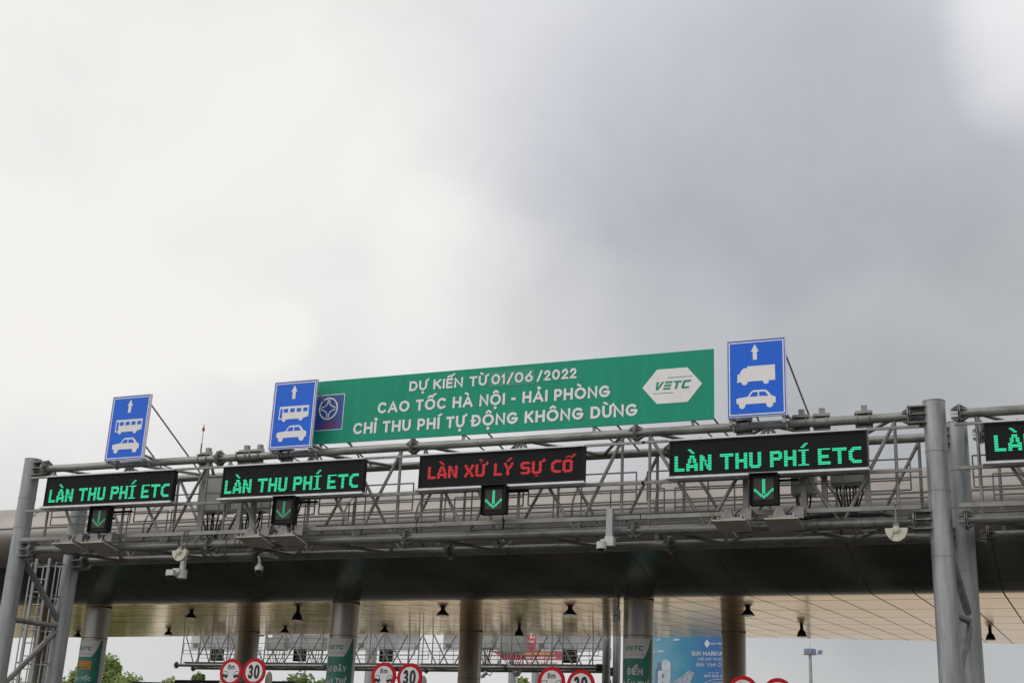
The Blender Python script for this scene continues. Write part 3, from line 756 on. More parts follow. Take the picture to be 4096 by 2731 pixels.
vt = MB(); text_flat(vt, "vidifi", -15.93, 9.535, .175, .15, gy-.0095, .51); flat(vt, 'emblem_text', REDL, nb)
for xx in (-15.85, -12.2, -9.12, -6.95):
    MB().box(xx-.03, xx+.03, gy+.045, gy+.10, 8.93, gz1+.02).build('support_post', GALVP, gr, False)
    MB().tube((xx+.02, gy+.1, gz0+.6), (xx+.55, GY1, ZU+.03), .022, 8).build('back_stay', GALVP, gr)
    MB().tube((xx+.02, gy+.1, gz0+.02), (xx+.30, 26.8, ZU-.03), .018, 8).build('back_stay', GALVP, gr)

# ------------------------------------------------------------------ small equipment on the gantry
def antenna(cx, label):
    root = thing('antenna', (cx, 25.6, 6.85), label, 'antenna', 'flat antenna panels under the gantry')
    y0, y1 = 25.28, 25.88; w = .66
    p = MB(); p.add([(cx-w/2, y0, 6.885), (cx+w/2, y0, 6.885), (cx+w/2, y1, 6.775), (cx-w/2, y1, 6.775), (cx-w/2, y0, 6.915), (cx+w/2, y0, 6.915), (cx+w/2, y1, 6.805), (cx-w/2, y1, 6.805)],
                     [(3, 2, 1, 0), (4, 5, 6, 7), (0, 1, 5, 4), (1, 2, 6, 5), (2, 3, 7, 6), (3, 0, 4, 7)])
    p.build('panel', PANEL, root, False)
    f = MB(); f.bar((cx-.22, y0+.08, 6.945), (cx+.24, y0+.08, 6.945), .04, .05); f.bar((cx+.24, y0+.02, 6.96), (cx+.24, y1-.03, 6.86), .03, .09); f.bar((cx-.22, y0+.02, 6.95), (cx-.22, y1-.03, 6.84), .03, .05)
    f.build('bracket_frame', GALV, root, False)
    c = MB()
    c.prism([(cx-.20, 6.97), (cx+.06, 6.97), (cx+.01, 7.13), (cx-.12, 7.14)], y0+.13, y0+.30)
    c.build('tilt_wedge', GALVD, root, False)
    c = MB(); c.prism([(cx+.17, 6.95), (cx+.40, 6.93), (cx+.40, 7.10), (cx+.33, 7.17), (cx+.2, 7.14)], y0+.2, y0+.23); c.box(cx+.30, cx+.40, y0+.231, 25.735, 7.03, 7.15)
    c.build('hinge_plate', GALVD, root, False)
    MB().path([(cx+.05, y0+.32, 6.98), (cx+.08, y0+.30, 7.10), (cx+.16, y0+.34, 7.17), (cx+.3, 25.72, 7.19)], .015).build('cable', CABLE, root)
for cx, lb in ((-22.30, 'flat antenna panel nearest the left gantry post'), (-21.42, 'flat antenna panel directly below the leftmost arrow signal'),
               (-17.04, 'flat antenna panel below the second display, the left one of its pair'), (-16.16, 'flat antenna panel directly below the second arrow signal from the left'),
               (-6.02, 'left flat antenna panel under the lorry lane display'), (-5.0, 'flat antenna panel below the brightest arrow signal')):
    antenna(cx, lb)
def half_disc(cx, label, y=25.62):
    root = thing('level_sensor', (cx, y, 6.5), label, 'sensor', 'half-round sensors hung from the gantry rail')
    r = .205; zc = 6.70
    b = MB().prism([(cx+r*math.cos(a), zc+.0+r*1.22*math.sin(a)) for a in [math.pi+math.pi*k/18 for k in range(19)]], y-.045, y+.045); b.build('half_disc', CREAM, root)
    h = MB().tube((cx, y-.085, zc-.03), (cx, y-.046, zc-.03), .062, 16); h.tube((cx, y-.1, zc-.03), (cx, y-.085, zc-.03), .03, 12); h.build('hub', CREAM, root)
    MB().bar((cx-.03, y-.05, zc-.05), (cx-.10, y-.05, zc-.20), .012, .01).build('pointer', GALVD, root)
    a = MB(); a.box(cx-.012, cx+.012, y-.012, y+.012, zc+.0, 7.10)
    for q in ((-.055, -.035), (.035, .055)): a.box(cx+q[0], cx+q[1], 25.715, 25.74, 7.05, 7.20)
    a.box(cx-.055, cx+.055, 25.715, 25.84, 7.18, 7.20); a.box(cx-.05, cx+.05, y+.0, 25.74, 7.055, 7.075); a.box(cx-.055, cx+.055, y-.04, y+.04, zc+.001, zc+.09)
    a.build('hanger', GALVD, root, False)
half_disc(-19.09, 'cream half-round sensor left of the antenna pair under the second display')
half_disc(-2.90, 'cream half-round sensor beside the right gantry post')
# cameras
r_ = thing('camera', (-19.28, 25.9, 6.1), 'white double-bodied camera on a drop post below the half-round sensor', 'camera', 'surveillance cameras hung under the gantry')
MB().box(-19.25, -19.15, 25.88, 25.98, 6.30, 6.80).build('drop_post', CAMW, r_, False)
b = MB(); b.tube((-19.20, 25.93, 6.30), (-19.20, 25.93, 6.10), .12, 16); b.tube((-19.36, 25.80, 6.24), (-19.20, 25.85, 6.24), .085, 14); b.box(-19.46, -19.26, 25.66, 25.90, 6.14, 6.27)
b.build('body', CAMW, r_)
MB().lathe([(.02, 0), (.07, .03), (.085, .08)], (-19.37, 25.75, 6.06), 14).build('lens_dome', GLASS, r_)
r_ = thing('camera', (-17.27, 26.2, 6.2), 'small dome camera hanging on a curved arm below the gantry', 'camera', 'surveillance cameras hung under the gantry')
MB().path([(-17.50, 27.3, 6.78), (-17.47, 26.5, 6.72), (-17.36, 26.25, 6.62), (-17.30, 26.2, 6.60), (-17.27, 26.2, 6.48)], .03, 8).build('arm', CAMW, r_)
MB().lathe([(.03, .20), (.05, .16), (.095, .12), (.10, .04), (.085, .03)], (-17.27, 26.2, 6.26), 18).build('body', CAMW, r_)
MB().lathe([(.02, -.07), (.055, -.05), (.078, -.005), (.08, .035)], (-17.27, 26.2, 6.26), 16).build('lens_dome', GLASS, r_)
r_ = thing('camera', (-8.7, 25.7, 6.4), 'white camera at the foot of the grey drop post in the middle', 'camera', 'surveillance cameras hung under the gantry')
MB().box(-8.655, -8.52, 25.62, 25.735, 6.72, 7.30).build('drop_post', GALVP, r_, False)
b = MB(); b.box(-8.67, -8.49, 25.60, 25.75, 6.53, 6.72); b.box(-8.75, -8.67, 25.58, 25.72, 6.56, 6.66); b.tube((-8.73, 25.58, 6.46), (-8.73, 25.58, 6.60), .10, 16)
b.build('body', CAMW, r_)
MB().lathe([(.02, -.06), (.05, -.045), (.075, 0)], (-8.73, 25.58, 6.455), 14).build('lens_dome', GLASS, r_)
# equipment cabinets
def cabinet(x0, x1, z0, z1, y0, y1, label, cables=7, clen=.75):
    root = thing('equipment_cabinet', ((x0+x1)/2, (y0+y1)/2, z0), label, 'cabinet', 'grey equipment cabinets on the gantries')
    MB().box(x0, x1, y0, y1, z0, z1).build('body', CAB, root, False)
    MB().box(x0+.03, x1-.03, y0-.018, y0-.001, z0+.03, z1-.03).build('door', CAB, root, False)
    MB().box(x1-.10, x1-.07, y0-.035, y0-.019, (z0+z1)/2-.06, (z0+z1)/2+.06).build('handle', GALVD, root, False)
    MB().box(x0-.03, x1+.03, y0-.04, y1+.03, z1+.001, z1+.03).build('rain_cap', CAB, root, False)
    for k in range(cables):
        xx = x0+.1+(x1-x0-.2)*k/max(1, cables-1); cx = (x0+x1)/2
        e = cx+(xx-cx)*.45+random.uniform(-.03, .03)
        MB().path([(xx, (y0+y1)/2+.05*(k % 3-1), z0+.02), (xx, (y0+y1)/2+.05*(k % 3-1), z0-.12), (xx+(e-xx)*.45, (y0+y1)/2, z0-clen*.45), (e, (y0+y1)/2, z0-clen*.8), (e, (y0+y1)/2+.02, z0-clen)], .021).build('cable', CABLE, root)
    return root
cabinet(-19.62, -18.78, 7.86, 8.72, 26.75, 27.15, 'tall grey cabinet left of the second display')
cabinet(-18.62, -17.75, 7.84, 8.58, 26.75, 27.15, 'grey cabinet with thick cables behind the left end of the second display')
cabinet(-17.35, -16.55, 8.02, 8.6, 26.55, 26.9, 'cabinet whose cables drop left of the second arrow signal', 8, .95)
cabinet(-5.02, -4.55, 7.62, 8.5, 26.45, 26.8, 'narrow dark-bottomed cabinet right of the brightest arrow signal', 4, .6)
cabinet(-4.25, -3.55, 7.80, 8.55, 26.6, 26.95, 'cabinet behind the right end of the lorry lane display', 9, .78)
# long cables lying on the lower chord and looping from it
def cable_run(pts, label, r=.025): tag(MB().path(pts, r).build('cable', CABLE), label, 'cable', 'black cables strung along the gantry')
cable_run([(-5.05, 26.02, ZL+.115), (-4.8, 26.02, ZL+.12), (-4.4, 26.0, ZL+.17), (-4.1, 26.0, ZL+.18), (-3.7, 26.02, ZL+.17), (-3.2, 26.02, ZL+.17), (-3.0, 26.05, ZL+.11)], 'thick cable lying on the lower chord left of the right half-round sensor', .04)
cable_run([(-15.6, 25.76, 7.185), (-14.2, 25.76, 7.18), (-12.6, 25.76, 7.185), (-12.4, 25.85, 7.10)], 'thin cable along the lower rail below the red display', .016)
cable_run([(-9.6, 25.76, 7.18), (-8.0, 25.76, 7.18), (-6.4, 25.76, 7.185), (-6.2, 25.8, 7.12)], 'thin cable along the lower rail left of the lorry lane antennas', .016)
cable_run([(-19.45, 25.98, ZL+.12), (-19.36, 25.87, ZL), (-19.33, 25.86, ZL-.2), (-19.28, 25.88, 6.45)], 'short cable drooping to the double-bodied camera', .016)
cable_run([(-18.55, 25.9, ZL-.06), (-18.45, 25.9, ZL-.26), (-18.25, 25.9, ZL-.34), (-18.05, 25.9, ZL-.28), (-17.92, 25.9, ZL-.08)], 'cable loop hanging below the lower chord near the dome camera', .018)
cable_run([(-10.98, 25.7, 7.2), (-10.99, 25.76, 7.05), (-11.08, 25.9, 7.0)], 'short cable from the arrow signal under the red display', .018)
# lightning rod / anemometer
r_ = thing('lightning_rod', (-19.22, 26.1, 9.0), 'thin rod with a small bulb sticking up from the gantry chord', 'lightning rod')
MB().tube((-19.22, 26.1, 8.95), (-19.22, 26.1, 9.40), .02, 8).build('mast', GALVD, r_)
MB().tube((-19.22, 26.1, 9.40), (-19.22, 26.1, 9.72), .009, 6).build('rod', GALVD, r_)
MB().lathe([(.008, 0), (.03, .03), (.035, .06), (.012, .12), (.004, .2)], (-19.22, 26.1, 9.70), 10).build('bulb', REDL, r_)

# ------------------------------------------------------------------ toll canopy
canopy = thing('toll_canopy', (-20, 50, 0), 'long metal-clad toll plaza canopy on round columns behind the gantry', 'canopy')
PROF = [(38.52, 10.455), (36.8, 10.386), (35.9, 10.31), (35.19, 10.20), (34.62, 9.955), (34.21, 9.58), (34.05, 9.19), (34.1, 8.90), (34.33, 8.615), (34.73, 8.385), (35.42, 8.235)]
def smooth(pr, n=5):
    out = []
    for i in range(len(pr)-1):
        p0 = pr[max(i-1, 0)]; p1 = pr[i]; p2 = pr[i+1]; p3 = pr[min(i+2, len(pr)-1)]
        for k in range(n):
            t = k/n
            out.append(tuple(.5*((2*b)+(c-a)*t+(2*a-5*b+4*c-d)*t*t+(-a+3*b-3*c+d)*t**3) for a, b, c, d in zip(p0, p1, p2, p3)))
    return out+[pr[-1]]
XS = [-64+1.2*k for k in range(int(90/1.2)+1)]
EDGE = [(-64, 67), (-56, 66), (-47.7, 64.91), (-39, 63.1), (-34.8, 63.2), (-26.2, 65.16), (-19.8, 66.5), (-16.4, 67.2), (-12.3, 68.5), (-7.6, 71.2), (-2.4, 75.6), (6, 80), (26, 83)]
def edge_y(x):
    for (a, ya), (b, yb) in zip(EDGE, EDGE[1:]):
        if a <= x <= b: return ya+(yb-ya)*(x-a)/(b-a)
    return EDGE[-1][1]
def sheet(fn, n):
    mb = MB(); m = len(XS)
    for xx in XS:
        for k in range(n): mb.v.append((xx, *fn(xx, k)))
    for i in range(m-1):
        for k in range(n-1): a = i*n+k; mb.f.append((a, a+1, a+n+1, a+n))
    return mb
fp = smooth(PROF, 5)
sheet(lambda x, k: fp[k], len(fp)).build('fascia', FASC, canopy, True, 60)
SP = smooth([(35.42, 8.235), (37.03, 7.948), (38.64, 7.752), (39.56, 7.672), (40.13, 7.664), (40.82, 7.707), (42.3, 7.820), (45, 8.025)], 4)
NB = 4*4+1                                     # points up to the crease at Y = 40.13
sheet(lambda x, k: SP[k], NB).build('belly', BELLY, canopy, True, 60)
def soff(x, k):
    k += NB-1
    if k < len(SP): return SP[k]
    y1 = edge_y(x); y = 45+(y1-45)*(k-len(SP)+1)/8
    return (y, 4.605+.076*y)
sheet(soff, len(SP)+8-NB+1).build('soffit', SOFF, canopy, True, 60)
def rear(x, k):
    y = edge_y(x); z = 4.605+.076*y
    return [(y+.001, z), (y+.03, z+.05), (y+.03, z+.42), (y-2, z+.7), (48, 10.9), (38.52, 10.46)][k]
sheet(rear, 6).build('roof', ROOF, canopy, False)
for xe in (XS[0], XS[-1]):
    ye = edge_y(xe); pl = fp+[SP[k] for k in range(1, len(SP))]+[(ye, 4.605+.076*ye), (ye+.03, 4.605+.076*ye+.42), (48, 10.9)]
    MB().add([(xe, y, z) for y, z in pl], [tuple(range(len(pl)))]).build('end_panel', ROOF, canopy, False)
def column(cx, cy, r, ztop):
    o = MB().tube((cx, cy, 0), (cx, cy, ztop), r, 40).build('column', COLM, canopy)
    j = MB()
    for zz in (1.6, 3.2, 4.9, 6.55 if cy < 50 else 6.9): j.tube((cx, cy, zz), (cx, cy, zz+.022), r+.003, 40)
    j.tube((cx, cy, ztop-.06), (cx, cy, ztop), r+.012, 40)
    j.build('joint', JOINT, o)
    return o
FRONTC = [(-12.68, 40.95), (-23.2, 40.8), (-34.2, 41.3), (-45.0, 41.3)]
for cx, cy in FRONTC: column(cx, cy, .475, 4.605+.076*cy+.02)
for cx, cy in ((-14.6, 62.1), (-27.19, 60.34), (-39.96, 60.33), (-55.4, 62.5), (-.2, 63)): column(cx, cy, .555, 4.605+.076*cy+.01)
# small junction box on the middle front column
jb = thing('junction_box', (-13.26, 40.6, 6.9), 'small pale box with a conduit beside the top of the front column', 'junction box')
MB().box(-13.36, -13.18, 40.45, 40.62, 7.02, 7.34).build('box', CAMW, jb, False)
MB().tube((-13.24, 40.55, 7.341), (-13.22, 40.6, 7.72), .03, 8).build('conduit', GALVD, jb)
MB().box(-13.30, -13.24, 40.44, 40.449, 7.15, 7.19).build('latch', JOINT, jb, False)

# high-bay lamps under the soffit
def make_lamp(deep):
    root = thing('ceiling_lamp', (0, 0, 0), 'x', 'lamp', 'high-bay lamps under the canopy')
    if deep:
        MB().lathe([(.07, 0), (.07, -.12), (.10, -.17), (.15, -.24), (.185, -.33), (.205, -.43), (.215, -.435)], (0, 0, 0), 22).build('shade', LAMP, root)
        MB().lathe([(.19, -.437), (.19, -.445)], (0, 0, 0), 20).build('glass', LAMPG, root)
    else:
        MB().lathe([(.08, 0), (.085, -.05), (.13, -.10), (.19, -.17), (.235, -.24), (.25, -.245)], (0, 0, 0), 22).build('shade', LAMP, root)
        MB().lathe([(.22, -.247), (.22, -.255)], (0, 0, 0), 20).build('glass', LAMPG, root)
    return root
deep = make_lamp(True); shal = make_lamp(False); used = {True: 0, False: 0}
for x, y, dp, lb in ((-32.16, 44.35, 0, 'shallow lamp between the left front column and the second rear column, front row'),
                     (-43.36, 58.05, 0, 'shallow lamp just right of the left front column near the canopy edge'),
                     (-26.63, 43.28, 1, 'bell-shaped lamp left of the second front column'),
                     (-35.38, 56.48, 0, 'shallow lamp near the canopy edge, below the bell lamp by the second front column'),
                     (-21.05, 44.1, 0, 'shallow lamp left of the third rear column, front row'),
                     (-29.95, 56.52, 0, 'shallow lamp right of the second front column near the canopy edge'),
                     (-22.88, 55.96, 1, 'bell-shaped lamp in front of the red billboard'),
                     (-16.23, 44.33, 0, 'shallow lamp left of the third front column'),
                     (-10.19, 45.46, 0, 'shallow lamp touching the right side of the rear column by the blue billboard'),
                     (-10.51, 57.03, 1, 'bell-shaped lamp above the distant mast light'),
                     (-3.22, 60.47, 1, 'bell-shaped lamp at the far right beyond the gantry post'),
                     (-51.2, 60.41, 0, 'shallow lamp half hidden between the rear gantry post and the left front column')):
    src = deep if dp else shal
    o = src if not used[bool(dp)] else copy_tree(src)
    used[bool(dp)] += 1
    o.location = (x, y, 4.605+.076*y+.004); o['label'] = lb
# banners wrapped on the front columns
def col_banner(cx, cy, label, lines, amber=False):
    r = .478; top = 6.47; bot = 2.9
    th = math.atan2(cx, cy)                       # direction in which the sheet is turned (towards the road)
    a0 = -th*0+math.atan2(-cx, cy)*0
    root = thing('column_banner', (cx, cy, bot), label, 'banner', 'green banners wrapped round the canopy columns')
    c0 = R(12)                                    # centre of the sheet, turned towards the oncoming lanes
    wa = R(70)
    def wrap(mb, poly, rr):                       # poly in (arc metres from centre, z), split in strips
        mb.add([(cx+rr*math.sin(c0+u/rr), cy-rr*math.cos(c0+u/rr), z) for u, z in poly], [tuple(range(len(poly)))])
    s_ = MB(); n = 22
    for i in range(n):
        ua = -wa*r+2*wa*r*i/n; ub = -wa*r+2*wa*r*(i+1)/n
        wrap(s_, [(ua, bot), (ub, bot), (ub, top), (ua, top)], r)
    flat(s_, 'sheet', GREENB, root)
    u1 = wa*r
    h = MB()
    for i in range(n):
        ua = -wa*r+(2*wa*r-.10)*i/n; ub = -wa*r+(2*wa*r-.10)*(i+1)/n
        def zb(u):
            d = u1-.10-u
            return top-.62+(0 if d > .30 else (1-d/.30)**1.6*.60)
        wrap(h, [(ua, zb(ua)), (ub, zb(ub)), (ub, top-.004), (ua, top-.004)], r+.004)
    hd = flat(h, 'header', WHITE, root)
    v = MB(); vetc(v, -.10-.30, top-.375, .135, lambda x, z: (cx+(r+.010)*math.sin(c0+x/(r+.01)), cy-(r+.010)*math.cos(c0+x/(r+.01)), z)); flat(v, 'emblem_letters', GREENT, hd)
    v = MB(); text_cyl(v, "THU PHÍ KHÔNG DỪNG", -.28, cx, cy, r+.008, top-.53, .035, .15, .56, c0); flat(v, 'small_lettering', GREYT, hd)
    z = top-.62
    if amber:
        a = MB()
        for i in range(n):
            ua = -.55+.80*i/n; ub = -.55+.80*(i+1)/n
            wrap(a, [(ua, z-.46), (ub, z-.46), (ub, z-.14), (ua, z-.14)], r+.004)
        am = flat(a, 'amber_strip', ORANGE, root)
        v = MB(); text_cyl(v, "TỪ", -.42, cx, cy, r+.008, z-.26, .07, .2, None, c0); text_cyl(v, "01/6/2022", -.42, cx, cy, r+.008, z-.43, .085, .2, .56, c0); flat(v, 'date_lettering', GREENT, am)
        z -= .36
    v = MB()
    for k, (s, x, wd, hh) in enumerate(lines): text_cyl(v, s, x, cx, cy, r+.008, z-.50-k*(.40 if not amber else .30), hh, .19, wd, c0)
    flat(v, 'lettering', WHITE, root)
col_banner(-12.68, 40.95, 'green column banner reading DIEM DAN THE beside the blue billboard', [("ĐIỂM", -.30, .50, .21), ("DÁN THẺ", -.50, .94, .21), ("VETC", -.36, .55, .20)])
col_banner(-23.2, 40.8, 'green column banner reading DAY THE between two pairs of speed signs', [("TẠI ĐÂY", -.52, .86, .19), ("DÁN THẺ", -.55, .94, .19), ("VETC", -.42, .52, .19)])
col_banner(-34.2, 41.3, 'green column banner with an amber strip, nearest the left edge', [("CAO TỐC", -.55, .86, .14), ("HÀ NỘI", -.48, .66, .14), ("HẢI PHÒNG", -.56, .9, .14)], True)

# ------------------------------------------------------------------ speed / distance signs on the islands
def disc_sign(cx, cz, kind, label, y=36.0, r=.41):
    root = thing('road_sign', (cx, y, .18), label, 'road sign', 'round red-ringed signs on the toll islands')
    MB().tube((cx, y, cz), (cx, y+.03, cz), r, 48).build('red_ring', REDS, root)
    wf = MB().tube((cx, y-.004, cz), (cx, y-.0003, cz), r*.74, 48).build('white_face', WHITE, root)
    s = MB()
    if kind == '30':
        text_flat(s, "30", cx-.205, cz-.215, .43, .17, y-.007, .41, track=.13)
        flat(s, 'numerals', BLACKP, wf)
    else:
        text_flat(s, "8m", cx-.125, cz+.085, .15, .17, y-.007, .25, track=.15)
        flat(s, 'distance_lettering', BLACKP, wf)
        c = MB()
        def cut(poly, sgn):
            c.prism([(cx+sgn*px, cz+pz) for px, pz in poly], y-.008, y-.0045)
        for sgn in (-1, 1):
            cut([(.10, -.15), (.30, -.15), (.28, -.085), (.18, -.075), (.10, -.10)] if sgn > 0 else [(.10, -.15), (.30, -.15), (.30, -.075), (.10, -.075)], sgn)
            cut([(.13, -.185), (.19, -.185), (.19, -.15), (.13, -.15)], sgn)
            cut([(.19, -.075), (.29, -.075), (.285, .02), (.275, .02), (.275, -.06), (.20, -.06)], sgn)
            cut([(.17, .018), (.285, .018), (.285, .03), (.17, .03)], sgn) if sgn > 0 else cut([(.13, .018), (.29, .018), (.29, .03), (.13, .03)], sgn)
            cut([(.10, -.075), (.115, -.075), (.185, .02), (.17, .028)] if sgn > 0 else [(.115, -.075), (.13, -.075), (.145, .02), (.13, .028)], sgn)
        c.build('vehicle_symbols', BLACKP, wf, False)
    MB().tube((cx, y+.07, .18), (cx, y+.07, cz+.2), .04, 12).build('pole', GALVP, root)
    MB().box(cx-.12, cx+.12, y+.0305, y+.045, cz-.03, cz+.03).build('bracket', REDS, root, False)
pairs = [(-24.36, -23.52, 4.90, 4.92, 'left of the second front column'), (-19.0, -18.14, 4.82, 4.80, 'right of the second front column'), (-13.68, -12.80, 4.73, 4.66, 'left of the third front column'), (-8.23, -7.30, 4.53, 4.48, 'below the blue billboard and its column')]
for xa, xb, za, zb, w_ in pairs:
    disc_sign(xa, za, '8m', 'round sign reading 8m with two vehicles, '+w_)
    disc_sign(xb, zb, '30', 'round sign reading 30, '+w_)
    tag(MB().bar((xa+.34, 36.02, (za+zb)/2-.02), (xb-.34, 36.02, (za+zb)/2-.02), .03, .06).build('tie_bar', REDS), 'short red bar joining the two round signs '+w_, 'bar', 'bars joining the round signs')
def beacon(cx, zt, label, y=36.5):
    root = thing('beacon_post', (cx, y, .18), label, 'beacon', 'pale-domed posts beside the round signs')
    MB().lathe([(.12, 0), (.135, .02), (.135, .05), (.105, .06), (.11, .2), (.095, .30), (.055, .38), (.02, .41)], (cx, y, zt-.41), 18).build('dome', CREAM, root)
    MB().tube((cx, y, .18), (cx, y, zt-.41), .10, 16).build('post', REDS, root)
beacon(-24.96, 4.96, 'pale dome on a red post left of the leftmost round signs')
beacon(-23.28, 4.98, 'pale dome on a red post right of the leftmost sign reading 30')
beacon(-17.93, 4.90, 'pale dome right of the second sign reading 30')
# toll booths (only dark rooftop units reach into the picture)
def booth(cx, zt, w, label):
    root = thing('toll_booth', (cx, 41, .18), label, 'toll booth', 'toll booths on the islands')
    MB().box(cx-.7, cx+.7, 42.0, 44.5, .18, 2.95).build('body', CAB, root, False)
    MB().box(cx-.85, cx+.85, 41.8, 44.7, 2.951, 3.15).build('roof', GALVD, root, False)
    for s_ in (-1, 1): MB().box(cx+s_*.71-.006, cx+s_*.71+.006, 42.3, 44.2, 1.2, 2.5).build('window', GLASS, root, False)
    MB().box(cx-.5, cx+.5, 41.98, 41.999, 1.2, 2.5).build('window', GLASS, root, False)
    MB().box(cx+.66, cx+.712, 43.0, 43.2, .9, 1.1).build('handle', ALU, root, False)
    u = MB(); u.box(cx-w/2, cx+w/2, 40.4, 42.6, zt-.22, zt); u.box(cx-.25, cx+.25, 42.2, 42.5, 3.151, zt-.22)
    u.build('overhead_unit', BLK, root, False)
booth(-30.9, 4.93, 1.3, 'toll booth whose dark top shows left of the far gantry end')
booth(-28.5, 5.02, 2.3, 'toll booth with the wide dark top left of the leftmost round signs')
booth(-25.4, 5.02, .9, 'toll booth with a narrow dark top between the 30 sign and the second banner')

# ------------------------------------------------------------------ far gantry, seen from its back
FZL = 8.12
gf = gantry((-36, 68, 0), 'pale lattice gantry seen from behind below the far edge of the canopy', 67.0, 68.7, FZL, FZL+2.1, [-49.2, -44.6, -39.1, -33.6, -28.1, -22.9], [(-45.0, 1), (-22.45, 1)], 'steel sign gantries over the lanes', detail=True)
for k, x0 in enumerate((-49.8, -44.05, -38.35, -32.8, -27.2)):
    y = 69.0; z0 = 9.27
    nm = ('at the left end of the far gantry', 'right of the second rear column on the far gantry', 'above the second pair of round signs', 'partly hidden by the third rear column', 'left of the far gantry\'s right posts')[k]
    root = thing('led_display', (x0+1.95, y, z0), 'grey back of a display '+nm, 'display', 'backs of displays on the far gantry')
    MB().box(x0, x0+3.95, y, y+.3, z0, z0+.85).build('housing', VBACK, root, False)
    rb = MB()
    for i in range(1, 6): rb.box(x0+3.95*i/6-.012, x0+3.95*i/6+.012, y-.02, y-.001, z0+.01, z0+.84)
    rb.box(x0, x0+3.95, y-.02, y-.001, z0+.30, z0+.33) if False else None
    rb.build('back_rib', VBACK, root, False)
    MB().box(x0+.2, x0+.5, y-.05, y-.021, z0+.12, z0+.34).build('vent', GALVD, root, False)
    if k != 3:
        nn = ('at the left end of the far gantry', 'behind the second column banner on the far gantry', 'above the second 8m sign', '', 'right of the red billboard')[k]
        signal(x0+1.98, 8.93, 'black back of a lane signal '+nn, None, y=69.0, w=.78, h=.68, facing=1)
cabinet(-43.6, -42.3, 9.10, 9.75, 67.6, 68.1, 'pale cabinet right of the second rear column on the far gantry', 5, .9)
cabinet(-40.85, -39.75, 9.10, 9.75, 67.6, 68.1, 'pale cabinet behind the top of the second column banner', 5, .9)
cabinet(-30.1, -29.15, 9.2, 9.9, 67.6, 68.1, 'cabinet with a fringe of cables just right of the third rear column', 8, 1.0)
cabinet(-28.75, -27.35, 8.95, 9.9, 67.6, 68.1, 'large pale cabinet with cables in front of the red billboard', 8, .85)
r_ = thing('camera', (-29.3, 67, 7.5), 'white camera under the far gantry left of the red billboard', 'camera', 'cameras under the far gantry')
b = MB(); b.tube((-29.4, 66.9, 7.62), (-29.15, 66.95, 7.86), .11, 14); b.build('body', CAMW, r_)
MB().path([(-29.2, 66.95, 7.8), (-28.95, 67, 7.7), (-28.85, 67, 7.9), (-28.85, 67, 8.05)], .03).build('arm', GALVD, r_)
MB().tube((-29.41, 66.89, 7.6), (-29.44, 66.88, 7.57), .075, 12).build('lens', GLASS, r_)
for xx, nm in ((-33.2, 'under the far gantry just right of the second pair of round signs'), (-27.4, 'under the far gantry in front of the red billboard')):
    r_ = thing('level_sensor', (xx, 66.9, 7.6), 'dark half-round sensor '+nm, 'sensor', 'half-round sensors under the far gantry')
    MB().prism([(xx+.24*math.cos(a), 7.95+.32*math.sin(a)) for a in [math.pi+math.pi*k/14 for k in range(15)]], 66.85, 66.97).build('half_disc', GALVD, r_)
    MB().tube((xx, 66.8, 7.9), (xx, 66.849, 7.9), .06, 12).build('hub', CREAM, r_)

# ------------------------------------------------------------------ billboards, poles, mast light
rb = thing('billboard', (-38.5, 95, 0), 'red and white billboard with web addresses behind the far gantry', 'billboard')
MB().box(-41.6, -35.35, 95, 95.25, 11.43, 12.08).build('red_panel', REDP, rb, False)
MB().box(-41.6, -35.35, 95.001, 95.25, 10.90, 11.428).build('white_panel', WHITE, rb, False)
MB().box(-39.6, -37.4, 95.0, 95.25, 12.085, 14.6).build('upper_red_panel', REDP, rb, False)
v = MB(); text_flat(v, "tuyen.baominh.vn", -38.95, 11.80, .20, .2, 94.99, 3.1); flat(v, 'yellow_lettering', YEL, rb)
v = MB(); text_flat(v, "www.baominh.com.vn", -38.2, 11.52, .17, .2, 94.99, 2.4); text_flat(v, "AT", -37.95, 13.0, .28, .2, 94.99, .45); text_flat(v, "4 LINE"[2:], -38.2, 12.70, .14, .2, 94.99, .6); flat(v, 'white_lettering', WHITE, rb)
v = MB(); text_flat(v, "BẢO HIỂM, NGHĨ TỚI BẢO MINH".replace('Ĩ', 'I'), -39.6, 11.10, .17, .15, 94.99, 3.9); flat(v, 'dark_lettering', REDL, rb)
w3 = MB().prism([(-41.6, 12.08), (-41.6, 11.43), (-40.1, 11.43), (-40.4, 11.75), (-41.0, 12.0)], 94.985, 94.999).build('white_swoosh', WHITE, rb, False)
for xx in (-39.5, -37.6): MB().tube((xx, 95.6, 0), (xx, 95.6, 14), .30, 18).build('leg', GALVP, rb)
MB().box(-39.9, -37.2, 95.26, 95.5, 11, 14.4).build('back_frame', GALVD, rb, False)
tag(MB().tube((-50.8, 94, 0), (-50.8, 94, 18), .42, 18).build('steel_pole', GALVP), 'plain pale steel pole seen through the far gantry left of the second 30 sign', 'pole')
bb = thing('billboard', (-24.8, 95, 0), 'blue seaside property billboard between two canopy columns', 'billboard')
pm = bpy.data.materials.new('poster_sea'); pm.use_nodes = True
t_ = pm.node_tree; bs = t_.nodes['Principled BSDF']; bs.inputs['Roughness'].default_value = .5
tc_ = t_.nodes.new('ShaderNodeTexCoord'); gr_ = t_.nodes.new('ShaderNodeTexGradient'); mp_ = t_.nodes.new('ShaderNodeMapping')
nz = t_.nodes.new('ShaderNodeTexNoise'); nz.inputs['Scale'].default_value = .75; nz.inputs['Detail'].default_value = 6
ad = t_.nodes.new('ShaderNodeVectorMath'); ad.operation = 'ADD'
sc_ = t_.nodes.new('ShaderNodeVectorMath'); sc_.operation = 'SCALE'; sc_.inputs['Scale'].default_value = 2.6
